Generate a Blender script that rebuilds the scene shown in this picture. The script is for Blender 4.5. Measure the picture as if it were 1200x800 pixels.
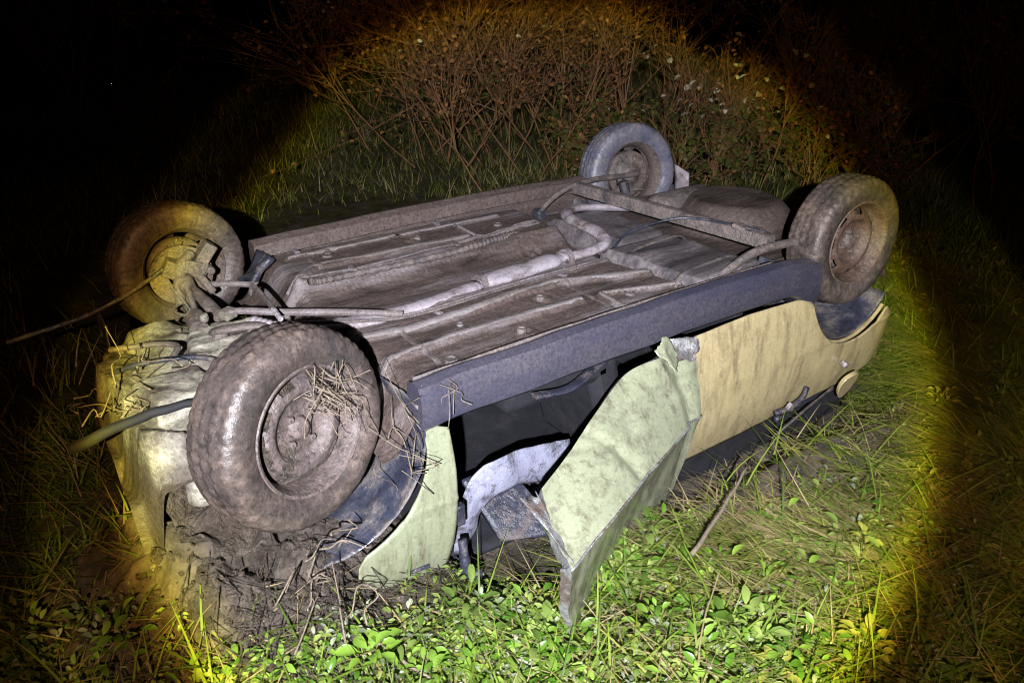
import bpy, bmesh, math, random
import numpy as np
from mathutils import Vector, Matrix, Euler

for o in list(bpy.data.objects):
    bpy.data.objects.remove(o)
scene = bpy.context.scene
COL = scene.collection
rnd = random.Random(7)
nrg = np.random.default_rng(7)
R = math.radians

# ------------------------------------------------------------------ camera
ZC = 0.72            # height of the wheel centres above the ground
cam_d = bpy.data.cameras.new('camera')
cam = bpy.data.objects.new('camera', cam_d)
COL.objects.link(cam)
CAM = Vector((-0.516, -2.471, 1.138 + ZC))
yaw, pitch, roll = R(55.33), R(-27.16), R(-0.59)
fwd = Vector((math.cos(pitch) * math.cos(yaw), math.cos(pitch) * math.sin(yaw), math.sin(pitch)))
cam.location = CAM
cam.rotation_euler = fwd.to_track_quat('-Z', 'Y').to_euler()
cam_d.sensor_fit = 'HORIZONTAL'
cam_d.sensor_width = 36.0
cam_d.lens = 36.0 * 896.0 / 1200.0
cam_d.clip_start = 0.02
cam_d.clip_end = 2000
scene.camera = cam

# ------------------------------------------------------------------ night sky
world = bpy.data.worlds.new('World')
scene.world = world
world.use_nodes = True
wn = world.node_tree
sky = wn.nodes.new('ShaderNodeTexSky')
sky.sky_type = 'NISHITA'
sky.sun_disc = False
sky.sun_elevation = R(-4)
sky.sun_rotation = R(200)
wn.nodes['Background'].inputs['Strength'].default_value = 0.004
world.cycles.sampling_method = 'NONE'
wn.links.new(sky.outputs['Color'], wn.nodes['Background'].inputs['Color'])

# ------------------------------------------------------------------ hand torch (the only light)
lamp_d = bpy.data.lights.new('torch', 'SPOT')
lamp = bpy.data.objects.new('torch', lamp_d)
COL.objects.link(lamp)
right = fwd.cross(Vector((0, 0, 1))).normalized()
upv = right.cross(fwd).normalized()
LAMP = CAM - fwd * 0.958 - right * 0.073 - upv * 0.099      # held by someone standing behind the photographer
AIM = LAMP + (fwd + right * 0.043 - upv * 0.004) * 4.0
lamp.location = LAMP
lamp.rotation_euler = (AIM - LAMP).to_track_quat('-Z', 'Y').to_euler()
lamp_d.spot_size = R(96)
lamp_d.spot_blend = 0.25
lamp_d.shadow_soft_size = 0.018
lamp_d.energy = 2050
lamp_d.use_nodes = True
lt = lamp_d.node_tree
em = lt.nodes['Emission']
tc = lt.nodes.new('ShaderNodeTexCoord')
sep = lt.nodes.new('ShaderNodeSeparateXYZ')
lt.links.new(tc.outputs['Normal'], sep.inputs[0])


def lmath(op, a, b=None):
    n = lt.nodes.new('ShaderNodeMath')
    n.operation = op
    for i, s in enumerate((a, b)):
        if s is None:
            continue
        if isinstance(s, (int, float)):
            n.inputs[i].default_value = s
        else:
            lt.links.new(s, n.inputs[i])
    return n.outputs[0]


z_abs = lmath('ABSOLUTE', sep.outputs['Z'])
xy = lmath('SQRT', lmath('ADD', lmath('MULTIPLY', sep.outputs['X'], sep.outputs['X']),
                         lmath('MULTIPLY', sep.outputs['Y'], sep.outputs['Y'])))
tan_a = lmath('DIVIDE', xy, z_abs)
ramp = lt.nodes.new('ShaderNodeValToRGB')
wob = lt.nodes.new('ShaderNodeTexNoise')          # the reflector's rim is a little uneven
wob.inputs['Scale'].default_value = 5.0
wob.inputs['Detail'].default_value = 3.0
lt.links.new(tc.outputs['Normal'], wob.inputs[0])
tan_w = lmath('MULTIPLY', tan_a, lmath('ADD', 0.90, lmath('MULTIPLY', wob.outputs['Fac'], 0.20)))
lt.links.new(tan_w, ramp.inputs[0])
cr = ramp.color_ramp
# beam profile of the torch: cool hotspot, yellow corona, weak brown spill, dark
STOPS = [(0.0, (0.99, 1.02, 1.14)), (0.18, (0.87, 0.89, 0.98)), (0.315, (0.80, 0.80, 0.82)), (0.346, (0.96, 0.92, 0.40)),
         (0.364, (1.05, 0.88, 0.13)), (0.374, (0.45, 0.28, 0.04)), (0.392, (0.120, 0.056, 0.018)),
         (0.43, (0.100, 0.066, 0.036)), (0.456, (0.15, 0.092, 0.026)), (0.475, (0.030, 0.014, 0.006)), (1.0, (0.0025, 0.0012, 0.0009))]
while len(cr.elements) < len(STOPS):
    cr.elements.new(0.5)
for e, (p, c) in zip(cr.elements, STOPS):
    e.position = p * (1.07 if p < 0.9 else 1)
for e, (p, c) in zip(cr.elements, STOPS):
    e.color = (*c, 1)
lt.links.new(ramp.outputs['Color'], em.inputs['Color'])
em.inputs['Strength'].default_value = 1.0

cy = scene.cycles
cy.max_bounces = 3
cy.diffuse_bounces = 1
cy.glossy_bounces = 1
cy.transmission_bounces = 2
cy.transparent_max_bounces = 2
cy.filter_width = 1.1

vs = scene.view_settings
vs.view_transform = 'Standard'
vs.look = 'None'
vs.exposure = 0.0
vs.gamma = 1.0
vs.use_curve_mapping = False


# ------------------------------------------------------------------ noise for geometry
def hash2(i, j, s):
    i = i.astype(np.int64)
    j = j.astype(np.int64)
    h = (i * 374761393 + j * 668265263 + s * 1442695041) & 0x7fffffff
    h = ((h ^ (h >> 13)) * 1274126177) & 0x7fffffff
    h = (h ^ (h >> 16)) & 0x7fffffff
    return h / float(0x7fffffff)


def vnoise(x, y, s=0):
    x = np.asarray(x, float)
    y = np.asarray(y, float)
    i = np.floor(x)
    j = np.floor(y)
    fx = x - i
    fy = y - j
    fx = fx * fx * (3 - 2 * fx)
    fy = fy * fy * (3 - 2 * fy)
    a = hash2(i, j, s)
    b = hash2(i + 1, j, s)
    c = hash2(i, j + 1, s)
    d = hash2(i + 1, j + 1, s)
    return (a * (1 - fx) + b * fx) * (1 - fy) + (c * (1 - fx) + d * fx) * fy - 0.5


def fbm(x, y, s=0, o=4):
    t = 0
    a = 1.0
    x = np.asarray(x, float)
    y = np.asarray(y, float)
    for k in range(o):
        t = t + a * vnoise(x * 2 ** k, y * 2 ** k, s + k * 17)
        a *= 0.5
    return t


def sstep(a, b, x):
    if a > b:
        return 1 - sstep(b, a, x)
    t = np.clip((np.asarray(x, float) - a) / (b - a), 0, 1)
    return t * t * (3 - 2 * t)


def seg_dist(x, y, pts):
    """distance to a polyline"""
    d = np.full(np.shape(x), 9.0)
    for (ax, ay), (bx, by) in zip(pts[:-1], pts[1:]):
        vx, vy = bx - ax, by - ay
        t = np.clip(((x - ax) * vx + (y - ay) * vy) / (vx * vx + vy * vy + 1e-9), 0, 1)
        d = np.minimum(d, np.hypot(x - ax - t * vx, y - ay - t * vy))
    return d


# ------------------------------------------------------------------ materials
def new_mat(name):
    m = bpy.data.materials.new(name)
    m.use_nodes = True
    nt = m.node_tree
    return m, nt, nt.nodes['Principled BSDF']


def noise(nt, scale, detail=6, rough=0.6, coord='Object', stretch=(1, 1, 1), dist=0.0):
    tcn = nt.nodes.new('ShaderNodeTexCoord')
    mp = nt.nodes.new('ShaderNodeMapping')
    mp.inputs['Scale'].default_value = stretch
    nt.links.new(tcn.outputs[coord], mp.inputs[0])
    n = nt.nodes.new('ShaderNodeTexNoise')
    n.inputs['Scale'].default_value = scale
    n.inputs['Detail'].default_value = detail
    n.inputs['Roughness'].default_value = rough
    n.inputs['Distortion'].default_value = dist
    nt.links.new(mp.outputs[0], n.inputs[0])
    return n.outputs['Fac']


def cramp(nt, fac, stops):
    r = nt.nodes.new('ShaderNodeValToRGB')
    while len(r.color_ramp.elements) < len(stops):
        r.color_ramp.elements.new(0.5)
    for e, (p, c) in zip(r.color_ramp.elements, stops):
        e.position = p
    for e, (p, c) in zip(r.color_ramp.elements, stops):
        e.color = (*c, 1) if len(c) == 3 else c
    nt.links.new(fac, r.inputs[0])
    return r.outputs['Color']


def mixc(nt, fac, a, b):
    m = nt.nodes.new('ShaderNodeMix')
    m.data_type = 'RGBA'
    for s, i in ((fac, 0), (a, 6), (b, 7)):
        if isinstance(s, tuple):
            m.inputs[i].default_value = (*s, 1)
        elif isinstance(s, (int, float)):
            m.inputs[i].default_value = s
        else:
            nt.links.new(s, m.inputs[i])
    return m.outputs[2]


def g(v):
    return (v, v, v)


def dirty(name, stops, dirt, amount=0.5, scale=6, dscale=9, rough=0.6, droug=0.85, bump=0.3, bscale=40,
          stretch=(1, 1, 1), metallic=0.0, bdist=0.01, spec=0.5, hard=0.12, fleck=0.5, streak=None, coat=0.0):
    """paint / metal / rubber with a coat of dried mud in patches, specks and streaks"""
    m, nt, p = new_mat(name)
    st2 = [(0.5 + (q - 0.5) * 0.62, c) for q, c in stops]
    base = cramp(nt, noise(nt, scale, 5, 0.65, stretch=stretch), st2)
    f = noise(nt, dscale, 6, 0.72, stretch=stretch, dist=0.15)
    th = 0.62 - 0.26 * amount
    hard = hard * 0.55
    fac = cramp(nt, f, [(max(0, th - hard), g(0)), (min(1, th + hard), g(1))])
    fine = noise(nt, bscale, 5, 0.75)
    dcol = cramp(nt, fine, [(0.36, tuple(c * 0.5 for c in dirt)), (0.64, tuple(min(1, c * 1.4) for c in dirt))])
    col = mixc(nt, fac, base, dcol)
    if streak is not None:
        at = nt.nodes.new('ShaderNodeAttribute')
        at.attribute_name = 'wear'
        col = mixc(nt, at.outputs['Fac'], col, mixc(nt, fine, tuple(c * 0.6 for c in streak), streak))
    if fleck:
        fl = cramp(nt, noise(nt, bscale * 1.9, 3, 0.7), [(0.30, g(1 - 0.75 * fleck)), (0.46, g(1)), (0.60, g(1)), (0.74, g(1 + 1.1 * fleck))])
        mu = nt.nodes.new('ShaderNodeMix')
        mu.data_type = 'RGBA'
        mu.blend_type = 'MULTIPLY'
        mu.inputs[0].default_value = 1.0
        nt.links.new(col, mu.inputs[6])
        nt.links.new(fl, mu.inputs[7])
        col = mu.outputs[2]
    nt.links.new(col, p.inputs['Base Color'])
    ro = cramp(nt, fac, [(0, g(rough)), (1, g(droug))])
    nt.links.new(ro, p.inputs['Roughness'])
    p.inputs['Metallic'].default_value = metallic
    p.inputs['Coat Weight'].default_value = coat
    p.inputs['Coat Roughness'].default_value = 0.16
    p.inputs['Specular IOR Level'].default_value = spec
    b = nt.nodes.new('ShaderNodeBump')
    b.inputs['Strength'].default_value = bump
    b.inputs['Distance'].default_value = bdist
    hn = nt.nodes.new('ShaderNodeMath')
    hn.operation = 'ADD'
    nt.links.new(fine, hn.inputs[0])
    nt.links.new(fac, hn.inputs[1])
    nt.links.new(hn.outputs[0], b.inputs['Height'])
    nt.links.new(b.outputs[0], p.inputs['Normal'])
    return m


MUD = (0.135, 0.102, 0.083)
M = {}
M['underbody'] = dirty('underbody_muddy_steel', [(0.15, (0.026, 0.018, 0.015)), (0.5, (0.088, 0.069, 0.060)), (0.85, (0.21, 0.178, 0.165))],
                       (0.088, 0.060, 0.050), 0.60, 6, 6, 0.34, 0.7, 0.45, 60, (0.35, 1.5, 1), spec=0.6, hard=0.16, fleck=0.65, streak=(0.34, 0.295, 0.30))
M['rib'] = dirty('rib_pale_grime', [(0.2, (0.12, 0.10, 0.095)), (0.8, (0.29, 0.26, 0.258))], (0.15, 0.12, 0.105), 0.42, 6, 9, 0.36, 0.7, 0.35, 60, (0.5, 1.2, 1), hard=0.22, fleck=0.45)
M['exhaust'] = dirty('exhaust_zinc', [(0.2, (0.25, 0.212, 0.225)), (0.8, (0.42, 0.37, 0.395))], (0.14, 0.105, 0.095), 0.28, 8, 9, 0.36, 0.75, 0.35, 45, (0.5, 1.2, 1), spec=0.5, fleck=0.45)
M['zinc'] = dirty('bright_zinc', [(0.2, (0.34, 0.32, 0.35)), (0.8, (0.52, 0.49, 0.52))], (0.2, 0.16, 0.15), 0.3, 9, 12, 0.36, 0.75, 0.35, 45, fleck=0.4)
M['sill'] = dirty('sill_coating', [(0.2, (0.026, 0.028, 0.052)), (0.8, (0.038, 0.040, 0.072))], (0.085, 0.072, 0.075), 0.14, 9, 5, 0.26, 0.55, 0.10, 90, (0.2, 1, 1), hard=0.45, fleck=0.16)
M['paint'] = dirty('body_paint_beige', [(0.2, (0.43, 0.345, 0.180)), (0.8, (0.50, 0.41, 0.22))], (0.18, 0.12, 0.066), 0.02, 2.2, 11, 0.28, 0.6, 0.05, 40, (1.5, 1, 0.4), hard=0.26, fleck=0.35, coat=0.8)
M['paint_door'] = dirty('body_paint_light_shift', [(0.2, (0.235, 0.25, 0.16)), (0.8, (0.295, 0.31, 0.20))], (0.105, 0.088, 0.055), 0.03, 2.2, 12, 0.26, 0.6, 0.08, 44, (2.0, 2.0, 0.4), hard=0.22, fleck=0.40, bdist=0.005, coat=0.7)  # greyer than the quarter: hue shift of the torchlight put into the base
M['paint_low'] = dirty('body_paint_scuffed', [(0.2, (0.23, 0.245, 0.16)), (0.8, (0.33, 0.345, 0.23))], (0.07, 0.058, 0.042), 0.30, 5, 10, 0.26, 0.7, 0.12, 44, (1.5, 1.5, 0.35), hard=0.26, fleck=0.45, bdist=0.005, coat=0.5)  # scuffs and dirt over the same light-shifted base
M['bare'] = dirty('bare_bent_steel', [(0.2, (0.20, 0.20, 0.20)), (0.8, (0.40, 0.40, 0.39))], MUD, 0.4, 12, 11, 0.30, 0.8, 0.5, 50, metallic=0.4)
M['tyre'] = dirty('tyre_rubber_mud', [(0.2, (0.020, 0.018, 0.018)), (0.8, (0.066, 0.055, 0.053))], (0.118, 0.086, 0.072), 0.46, 9, 6, 0.28, 0.55, 0.45, 50, hard=0.26, bdist=0.006, fleck=0.75)
M['tyre_wet'] = dirty('tyre_rubber_wet', [(0.2, (0.06, 0.062, 0.09)), (0.8, (0.17, 0.17, 0.225))], (0.18, 0.155, 0.155), 0.30, 8, 7, 0.30, 0.65, 0.4, 50, hard=0.3, bdist=0.005, fleck=0.6)
M['rim'] = dirty('rim_rust_mud', [(0.2, (0.030, 0.024, 0.023)), (0.8, (0.15, 0.12, 0.118))], (0.13, 0.095, 0.082), 0.45, 14, 9, 0.30, 0.7, 0.6, 60, hard=0.2, bdist=0.006, fleck=0.7)
M['rust'] = dirty('rim_rusty', [(0.2, (0.045, 0.024, 0.017)), (0.8, (0.14, 0.082, 0.058))], (0.13, 0.092, 0.076), 0.45, 14, 9, 0.36, 0.75, 0.6, 60, hard=0.2, bdist=0.006, fleck=0.6)
M['steel'] = dirty('chassis_steel', [(0.2, (0.035, 0.030, 0.029)), (0.8, (0.145, 0.122, 0.118))], (0.17, 0.132, 0.115), 0.42, 9, 12, 0.38, 0.75, 0.5, 70, hard=0.2, fleck=0.65)
M['steel_lt'] = dirty('chassis_steel_worn', [(0.2, (0.11, 0.095, 0.10)), (0.8, (0.28, 0.245, 0.255))], (0.14, 0.11, 0.10), 0.5, 9, 12, 0.34, 0.75, 0.5, 70, hard=0.2, fleck=0.6)
M['tank'] = dirty('fuel_tank_dark', [(0.2, (0.035, 0.031, 0.033)), (0.8, (0.10, 0.088, 0.092))], (0.17, 0.142, 0.14), 0.28, 6, 6, 0.32, 0.7, 0.3, 50, (0.3, 2.0, 1), hard=0.30, fleck=0.4)
M['crust'] = dirty('dried_clay_crust', [(0.2, (0.16, 0.14, 0.11)), (0.5, (0.28, 0.26, 0.21)), (0.8, (0.39, 0.365, 0.305))], (0.060, 0.046, 0.036), 0.46, 6, 7, 0.4, 0.75, 0.5, 45, hard=0.20, fleck=0.7, bdist=0.010, streak=(0.085, 0.066, 0.052))
M['plastic'] = dirty('black_plastic', [(0.2, (0.016, 0.017, 0.026)), (0.8, (0.042, 0.044, 0.064))], (0.11, 0.09, 0.085), 0.2, 8, 9, 0.30, 0.75, 0.4, 50)
M['liner'] = dirty('arch_liner_plastic', [(0.2, (0.025, 0.027, 0.042)), (0.8, (0.085, 0.09, 0.125))], (0.13, 0.11, 0.10), 0.40, 8, 8, 0.20, 0.7, 0.35, 30, spec=0.8, bdist=0.01)
M['lining'] = dirty('grey_lining', [(0.2, (0.17, 0.17, 0.23)), (0.8, (0.29, 0.29, 0.37))], (0.08, 0.075, 0.085), 0.2, 7, 12, 0.5, 0.8, 0.5, 25, fleck=0.4)
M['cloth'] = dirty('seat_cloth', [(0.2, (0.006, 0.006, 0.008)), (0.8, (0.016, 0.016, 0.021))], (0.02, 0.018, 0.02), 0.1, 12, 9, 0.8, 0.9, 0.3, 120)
M['mud'] = dirty('wet_mud', [(0.2, (0.026, 0.019, 0.014)), (0.8, (0.095, 0.073, 0.058))], (0.145, 0.115, 0.093), 0.38, 12, 10, 0.22, 0.7, 1.0, 45, hard=0.25, bdist=0.02, fleck=0.7)


def leaf_mat(name, lo, hi, trans=0.35, rough=0.5, scale=3.0):
    """thin plant tissue: the tint differs from leaf to leaf"""
    m, nt, p = new_mat(name)
    oi = nt.nodes.new('ShaderNodeNewGeometry')
    f = oi.outputs['Random Per Island']
    mid = tuple((a + b) / 2 for a, b in zip(lo, hi))
    col = cramp(nt, f, [(0, lo), (0.5, mid), (1, hi)])
    n2 = noise(nt, scale, 4, 0.6)
    col = mixc(nt, cramp(nt, n2, [(0.45, g(0)), (0.75, g(0.8))]), col, tuple(c * 0.6 for c in lo))
    nt.links.new(col, p.inputs['Base Color'])
    p.inputs['Roughness'].default_value = rough
    p.inputs['Specular IOR Level'].default_value = 0.35
    tr = nt.nodes.new('ShaderNodeBsdfTranslucent')
    nt.links.new(col, tr.inputs['Color'])
    mx = nt.nodes.new('ShaderNodeMixShader')
    mx.inputs[0].default_value = trans
    nt.links.new(p.outputs[0], mx.inputs[1])
    nt.links.new(tr.outputs[0], mx.inputs[2])
    nt.links.new(mx.outputs[0], nt.nodes['Material Output'].inputs['Surface'])
    return m


M['grass'] = leaf_mat('grass_green', (0.07, 0.13, 0.012), (0.27, 0.36, 0.05))
M['straw'] = leaf_mat('dry_straw', (0.15, 0.11, 0.045), (0.52, 0.42, 0.22), 0.2, 0.55)
M['leaf'] = leaf_mat('herb_leaf', (0.07, 0.135, 0.018), (0.34, 0.43, 0.11), 0.22, 0.30)
M['grass_yellow'] = leaf_mat('yellow_grass', (0.19, 0.21, 0.035), (0.52, 0.52, 0.14), 0.25, 0.5)
M['grass_dark'] = leaf_mat('bank_grass_blades', (0.06, 0.08, 0.015), (0.26, 0.27, 0.06), 0.3, 0.5)
M['leaf_grey'] = leaf_mat('grey_green_leaf', (0.13, 0.16, 0.09), (0.42, 0.46, 0.31), 0.2, 0.35)
M['leaf_bright'] = leaf_mat('young_leaf', (0.06, 0.17, 0.012), (0.27, 0.41, 0.06), 0.25, 0.32)
M['leaf_yellow'] = leaf_mat('yellow_green_leaf', (0.22, 0.24, 0.04), (0.40, 0.40, 0.08), 0.3, 0.45)  # yellow-green leaf, for low herbs and single weeds
M['leaf_brown'] = leaf_mat('withered_leaf', (0.13, 0.050, 0.016), (0.42, 0.19, 0.06), 0.25, 0.7)
M['leaf_pale'] = leaf_mat('pale_leaf', (0.40, 0.38, 0.32), (0.75, 0.72, 0.66), 0.2, 0.5)
M['leaf_dark'] = leaf_mat('bush_leaf', (0.04, 0.06, 0.010), (0.13, 0.135, 0.028), 0.3, 0.5)
M['bark'] = dirty('shrub_bark', [(0.3, (0.125, 0.055, 0.020)), (0.7, (0.29, 0.145, 0.054))], (0.21, 0.11, 0.045), 0.3, 20, 20, 0.7, 0.85, 0.3, 90, fleck=0)
M['trunk'] = dirty('tree_bark', [(0.3, (0.08, 0.055, 0.04)), (0.7, (0.20, 0.15, 0.115))], (0.12, 0.10, 0.07), 0.3, 6, 6, 0.85, 0.9, 0.8, 30, (3, 3, 0.6))
M['wood'] = dirty('dead_wood', [(0.3, (0.14, 0.105, 0.07)), (0.7, (0.30, 0.24, 0.17))], MUD, 0.3, 20, 20, 0.75, 0.85, 0.4, 90)


def ground_mat():
    m, nt, p = new_mat('soil_and_mud')
    at = nt.nodes.new('ShaderNodeAttribute')
    at.attribute_name = 'mud'
    soil = cramp(nt, noise(nt, 7, 8, 0.7), [(0.3, (0.022, 0.018, 0.009)), (0.6, (0.065, 0.055, 0.026)), (0.8, (0.12, 0.10, 0.05))])
    mudc = cramp(nt, noise(nt, 9, 9, 0.75), [(0.36, (0.024, 0.018, 0.014)), (0.5, (0.085, 0.066, 0.053)), (0.68, (0.18, 0.147, 0.122))])
    nt.links.new(mixc(nt, at.outputs['Fac'], soil, mudc), p.inputs['Base Color'])
    nt.links.new(cramp(nt, noise(nt, 6, 4, 0.6), [(0.42, g(0.18)), (0.58, g(0.75))]), p.inputs['Roughness'])
    b = nt.nodes.new('ShaderNodeBump')
    b.inputs['Strength'].default_value = 0.9
    b.inputs['Distance'].default_value = 0.03
    nt.links.new(noise(nt, 24, 6, 0.75), b.inputs['Height'])
    nt.links.new(b.outputs[0], p.inputs['Normal'])
    return m


M['ground'] = ground_mat()


# ------------------------------------------------------------------ object helpers
def link(o, parent=None):
    COL.objects.link(o)
    if parent:
        o.parent = parent
    return o


def empty(name, loc, label=None, cat=None, group=None):
    o = bpy.data.objects.new(name, None)
    o.location = loc
    o.empty_display_size = 0.1
    COL.objects.link(o)
    return tag(o, label, cat, group)


def tag(o, label=None, cat=None, group=None, kind=None):
    if label:
        o['label'] = label
    if cat:
        o['category'] = cat
    if group:
        o['group'] = group
    if kind:
        o['kind'] = kind
    return o


class MB:
    def __init__(self):
        self.v = []
        self.f = []

    def add(self, vs_, fs):
        n = len(self.v)
        self.v.extend([tuple(p) for p in vs_])
        self.f.extend([tuple(i + n for i in q) for q in fs])
        return self

    def grid(self, X, Y, Z, keep=None, close=False, flip=False):
        """X, Y, Z arrays (rows, cols)"""
        r, c = X.shape
        vs_ = np.stack([X, Y, Z], -1).reshape(-1, 3).tolist()
        fs = []
        for i in range(r - 1 if not close else r):
            i2 = (i + 1) % r
            for j in range(c - 1):
                if keep is not None and not keep[i, j]:
                    continue
                q = (i * c + j, i * c + j + 1, i2 * c + j + 1, i2 * c + j)
                fs.append(q[::-1] if flip else q)
        return self.add(vs_, fs)

    def box(self, c, s, rot=None):
        m = rot.to_matrix() if rot else Matrix.Identity(3)
        vs_ = []
        for k in range(8):
            p = Vector(((k & 1) - 0.5, ((k >> 1) & 1) - 0.5, ((k >> 2) & 1) - 0.5))
            vs_.append(tuple(m @ Vector((p.x * s[0], p.y * s[1], p.z * s[2])) + Vector(c)))
        return self.add(vs_, [(0, 2, 3, 1), (4, 5, 7, 6), (0, 1, 5, 4), (2, 6, 7, 3), (0, 4, 6, 2), (1, 3, 7, 5)])

    def tube(self, path, rad, n=10, flat=1.0, cap=True):
        """rad: number or list; flat squashes in z"""
        P = [Vector(p) for p in path]
        if not hasattr(rad, '__len__'):
            rad = [rad] * len(P)
        base = len(self.v)
        prev = None
        for k, p in enumerate(P):
            a = P[max(0, k - 1)]
            b = P[min(len(P) - 1, k + 1)]
            t = (b - a)
            t = t.normalized() if t.length > 1e-9 else Vector((1, 0, 0))
            if prev is None:
                ref = Vector((0, 0, 1)) if abs(t.z) < 0.9 else Vector((1, 0, 0))
                u = t.cross(ref).normalized()
            else:
                u = (prev - t * prev.dot(t))
                u = u.normalized() if u.length > 1e-6 else t.orthogonal().normalized()
            w = u.cross(t)
            prev = u
            for q in range(n):
                an = 2 * math.pi * q / n
                self.v.append(tuple(p + u * math.cos(an) * rad[k] + w * math.sin(an) * rad[k] * flat))
        for k in range(len(P) - 1):
            for q in range(n):
                q2 = (q + 1) % n
                self.f.append((base + k * n + q, base + k * n + q2, base + (k + 1) * n + q2, base + (k + 1) * n + q))
        if cap:
            self.f.append(tuple(base + q for q in range(n))[::-1])
            self.f.append(tuple(base + (len(P) - 1) * n + q for q in range(n)))
        return self

    def lathe(self, prof, c=(0, 0, 0), n=48, axis='y'):
        """prof: (r, h) list, turned round the axis through c"""
        base = len(self.v)
        for k in range(n):
            a = 2 * math.pi * k / n
            for r, h in prof:
                if axis == 'y':
                    self.v.append((c[0] + r * math.cos(a), c[1] + h, c[2] + r * math.sin(a)))
                elif axis == 'x':
                    self.v.append((c[0] + h, c[1] + r * math.cos(a), c[2] + r * math.sin(a)))
                else:
                    self.v.append((c[0] + r * math.cos(a), c[1] + r * math.sin(a), c[2] + h))
        m = len(prof)
        for k in range(n):
            k2 = (k + 1) % n
            for j in range(m - 1):
                self.f.append((base + k * m + j, base + k * m + j + 1, base + k2 * m + j + 1, base + k2 * m + j))
        return self

    def prism(self, poly, depth):
        """poly: 3d points, extruded by the vector depth"""
        d = Vector(depth)
        n = len(poly)
        vs_ = [Vector(p) for p in poly] + [Vector(p) + d for p in poly]
        fs = [tuple(range(n))[::-1], tuple(range(n, 2 * n))]
        for k in range(n):
            k2 = (k + 1) % n
            fs.append((k, k2, n + k2, n + k))
        return self.add(vs_, fs)

    def mesh(self, name, mat, smooth=True):
        me = bpy.data.meshes.new(name)
        me.from_pydata(self.v, [], self.f)
        me.materials.append(mat)
        if smooth:
            me.polygons.foreach_set('use_smooth', [True] * len(me.polygons))
        me.update()
        return me

    def build(self, name, mat, parent=None, smooth=True, bevel=0, solid=0, fix=False, sharp=True, off=1, subs=0):
        me = self.mesh(name, mat, smooth)
        if fix:
            bm = bmesh.new()
            bm.from_mesh(me)
            bmesh.ops.recalc_face_normals(bm, faces=bm.faces)
            bm.to_mesh(me)
            bm.free()
        if smooth and sharp:
            try:
                me.set_sharp_from_angle(angle=R(38))
            except Exception:
                pass
        o = bpy.data.objects.new(name, me)
        link(o, parent)
        if solid:
            s = o.modifiers.new('solid', 'SOLIDIFY')
            s.thickness = solid
            s.offset = off
        if bevel:
            b = o.modifiers.new('bevel', 'BEVEL')
            b.width = bevel
            b.segments = 2
            b.limit_method = 'ANGLE'
        return o


def curve(pts, n=8):
    """Catmull-Rom through the points"""
    P = [np.array(p, float) for p in pts]
    P = [2 * P[0] - P[1]] + P + [2 * P[-1] - P[-2]]
    out = []
    for i in range(1, len(P) - 2):
        for k in range(n):
            t = k / n
            a, b, c, d = P[i - 1], P[i], P[i + 1], P[i + 2]
            out.append(tuple(0.5 * (2 * b + (c - a) * t + (2 * a - 5 * b + 4 * c - d) * t * t + (3 * b - a - 3 * c + d) * t ** 3)))
    out.append(tuple(P[-2]))
    return out


# ------------------------------------------------------------------ ground
def ground_h(x, y):
    x = np.asarray(x, float)
    y = np.asarray(y, float)
    h = 0.05 * fbm(x * 0.8, y * 0.8, 3, 4) + 0.035 * fbm(x * 3.1, y * 3.1, 11, 3)
    # mud heaped up at the front end of the car
    d = np.hypot((x + 0.26) / 0.46, (y + 0.48) / 0.42)
    h = h + 0.43 * np.exp(-d ** 2) * (0.85 + 0.5 * fbm(x * 7, y * 7, 21, 4))
    d = np.hypot((x + 1.05) / 0.55, (y - 0.35) / 0.6)
    h = h + 0.16 * np.exp(-d ** 2)
    d = np.hypot((x - 0.15) / 0.45, (y + 0.88) / 0.22)
    h = h + 0.03 * np.exp(-d ** 2) * (0.7 + 0.9 * fbm(x * 9, y * 9, 31, 4))
    h = h - 0.07 * np.exp(-np.hypot((x - 0.70) / 0.55, (y + 1.10) / 0.30) ** 4)
    heap = np.exp(-np.hypot((x + 0.05) / 0.55, (y + 0.72) / 0.36) ** 4)
    h = h + heap * (0.075 * (0.32 - np.abs(fbm(x * 6, y * 6, 61, 4))) + 0.05 * fbm(x * 13, y * 13, 67, 3))
    # the car has pressed a trough, the bank rises behind
    inside = sstep(-1.02, -0.86, y) * (1 - sstep(0.75, 1.1, y)) * sstep(0.35, 0.6, x) * (1 - sstep(2.9, 3.3, x))
    h = h - 0.20 * inside
    h = h + 0.20 * sstep(3.5, 7.0, y + 0.35 * x - 0.5) + 0.03 * np.maximum(0, np.hypot(x, y) - 8)
    return h


def mud_mask(x, y):
    n = 0.35 * fbm(x * 2.2, y * 2.2, 41, 4)
    m = np.exp(-np.hypot((x + 0.20) / 0.62, (y + 0.45) / 0.43) ** 2) * 1.35
    m = np.maximum(m, 1.25 * np.exp(-np.hypot((x - 2.0) / 1.0, (y + 1.0) / 0.36) ** 2))
    m = np.maximum(m, 1.2 * np.exp(-np.hypot((x - 1.3) / 1.9, (y - 0.1) / 0.75) ** 4))
    return sstep(0.35, 0.75, m + n)


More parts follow.
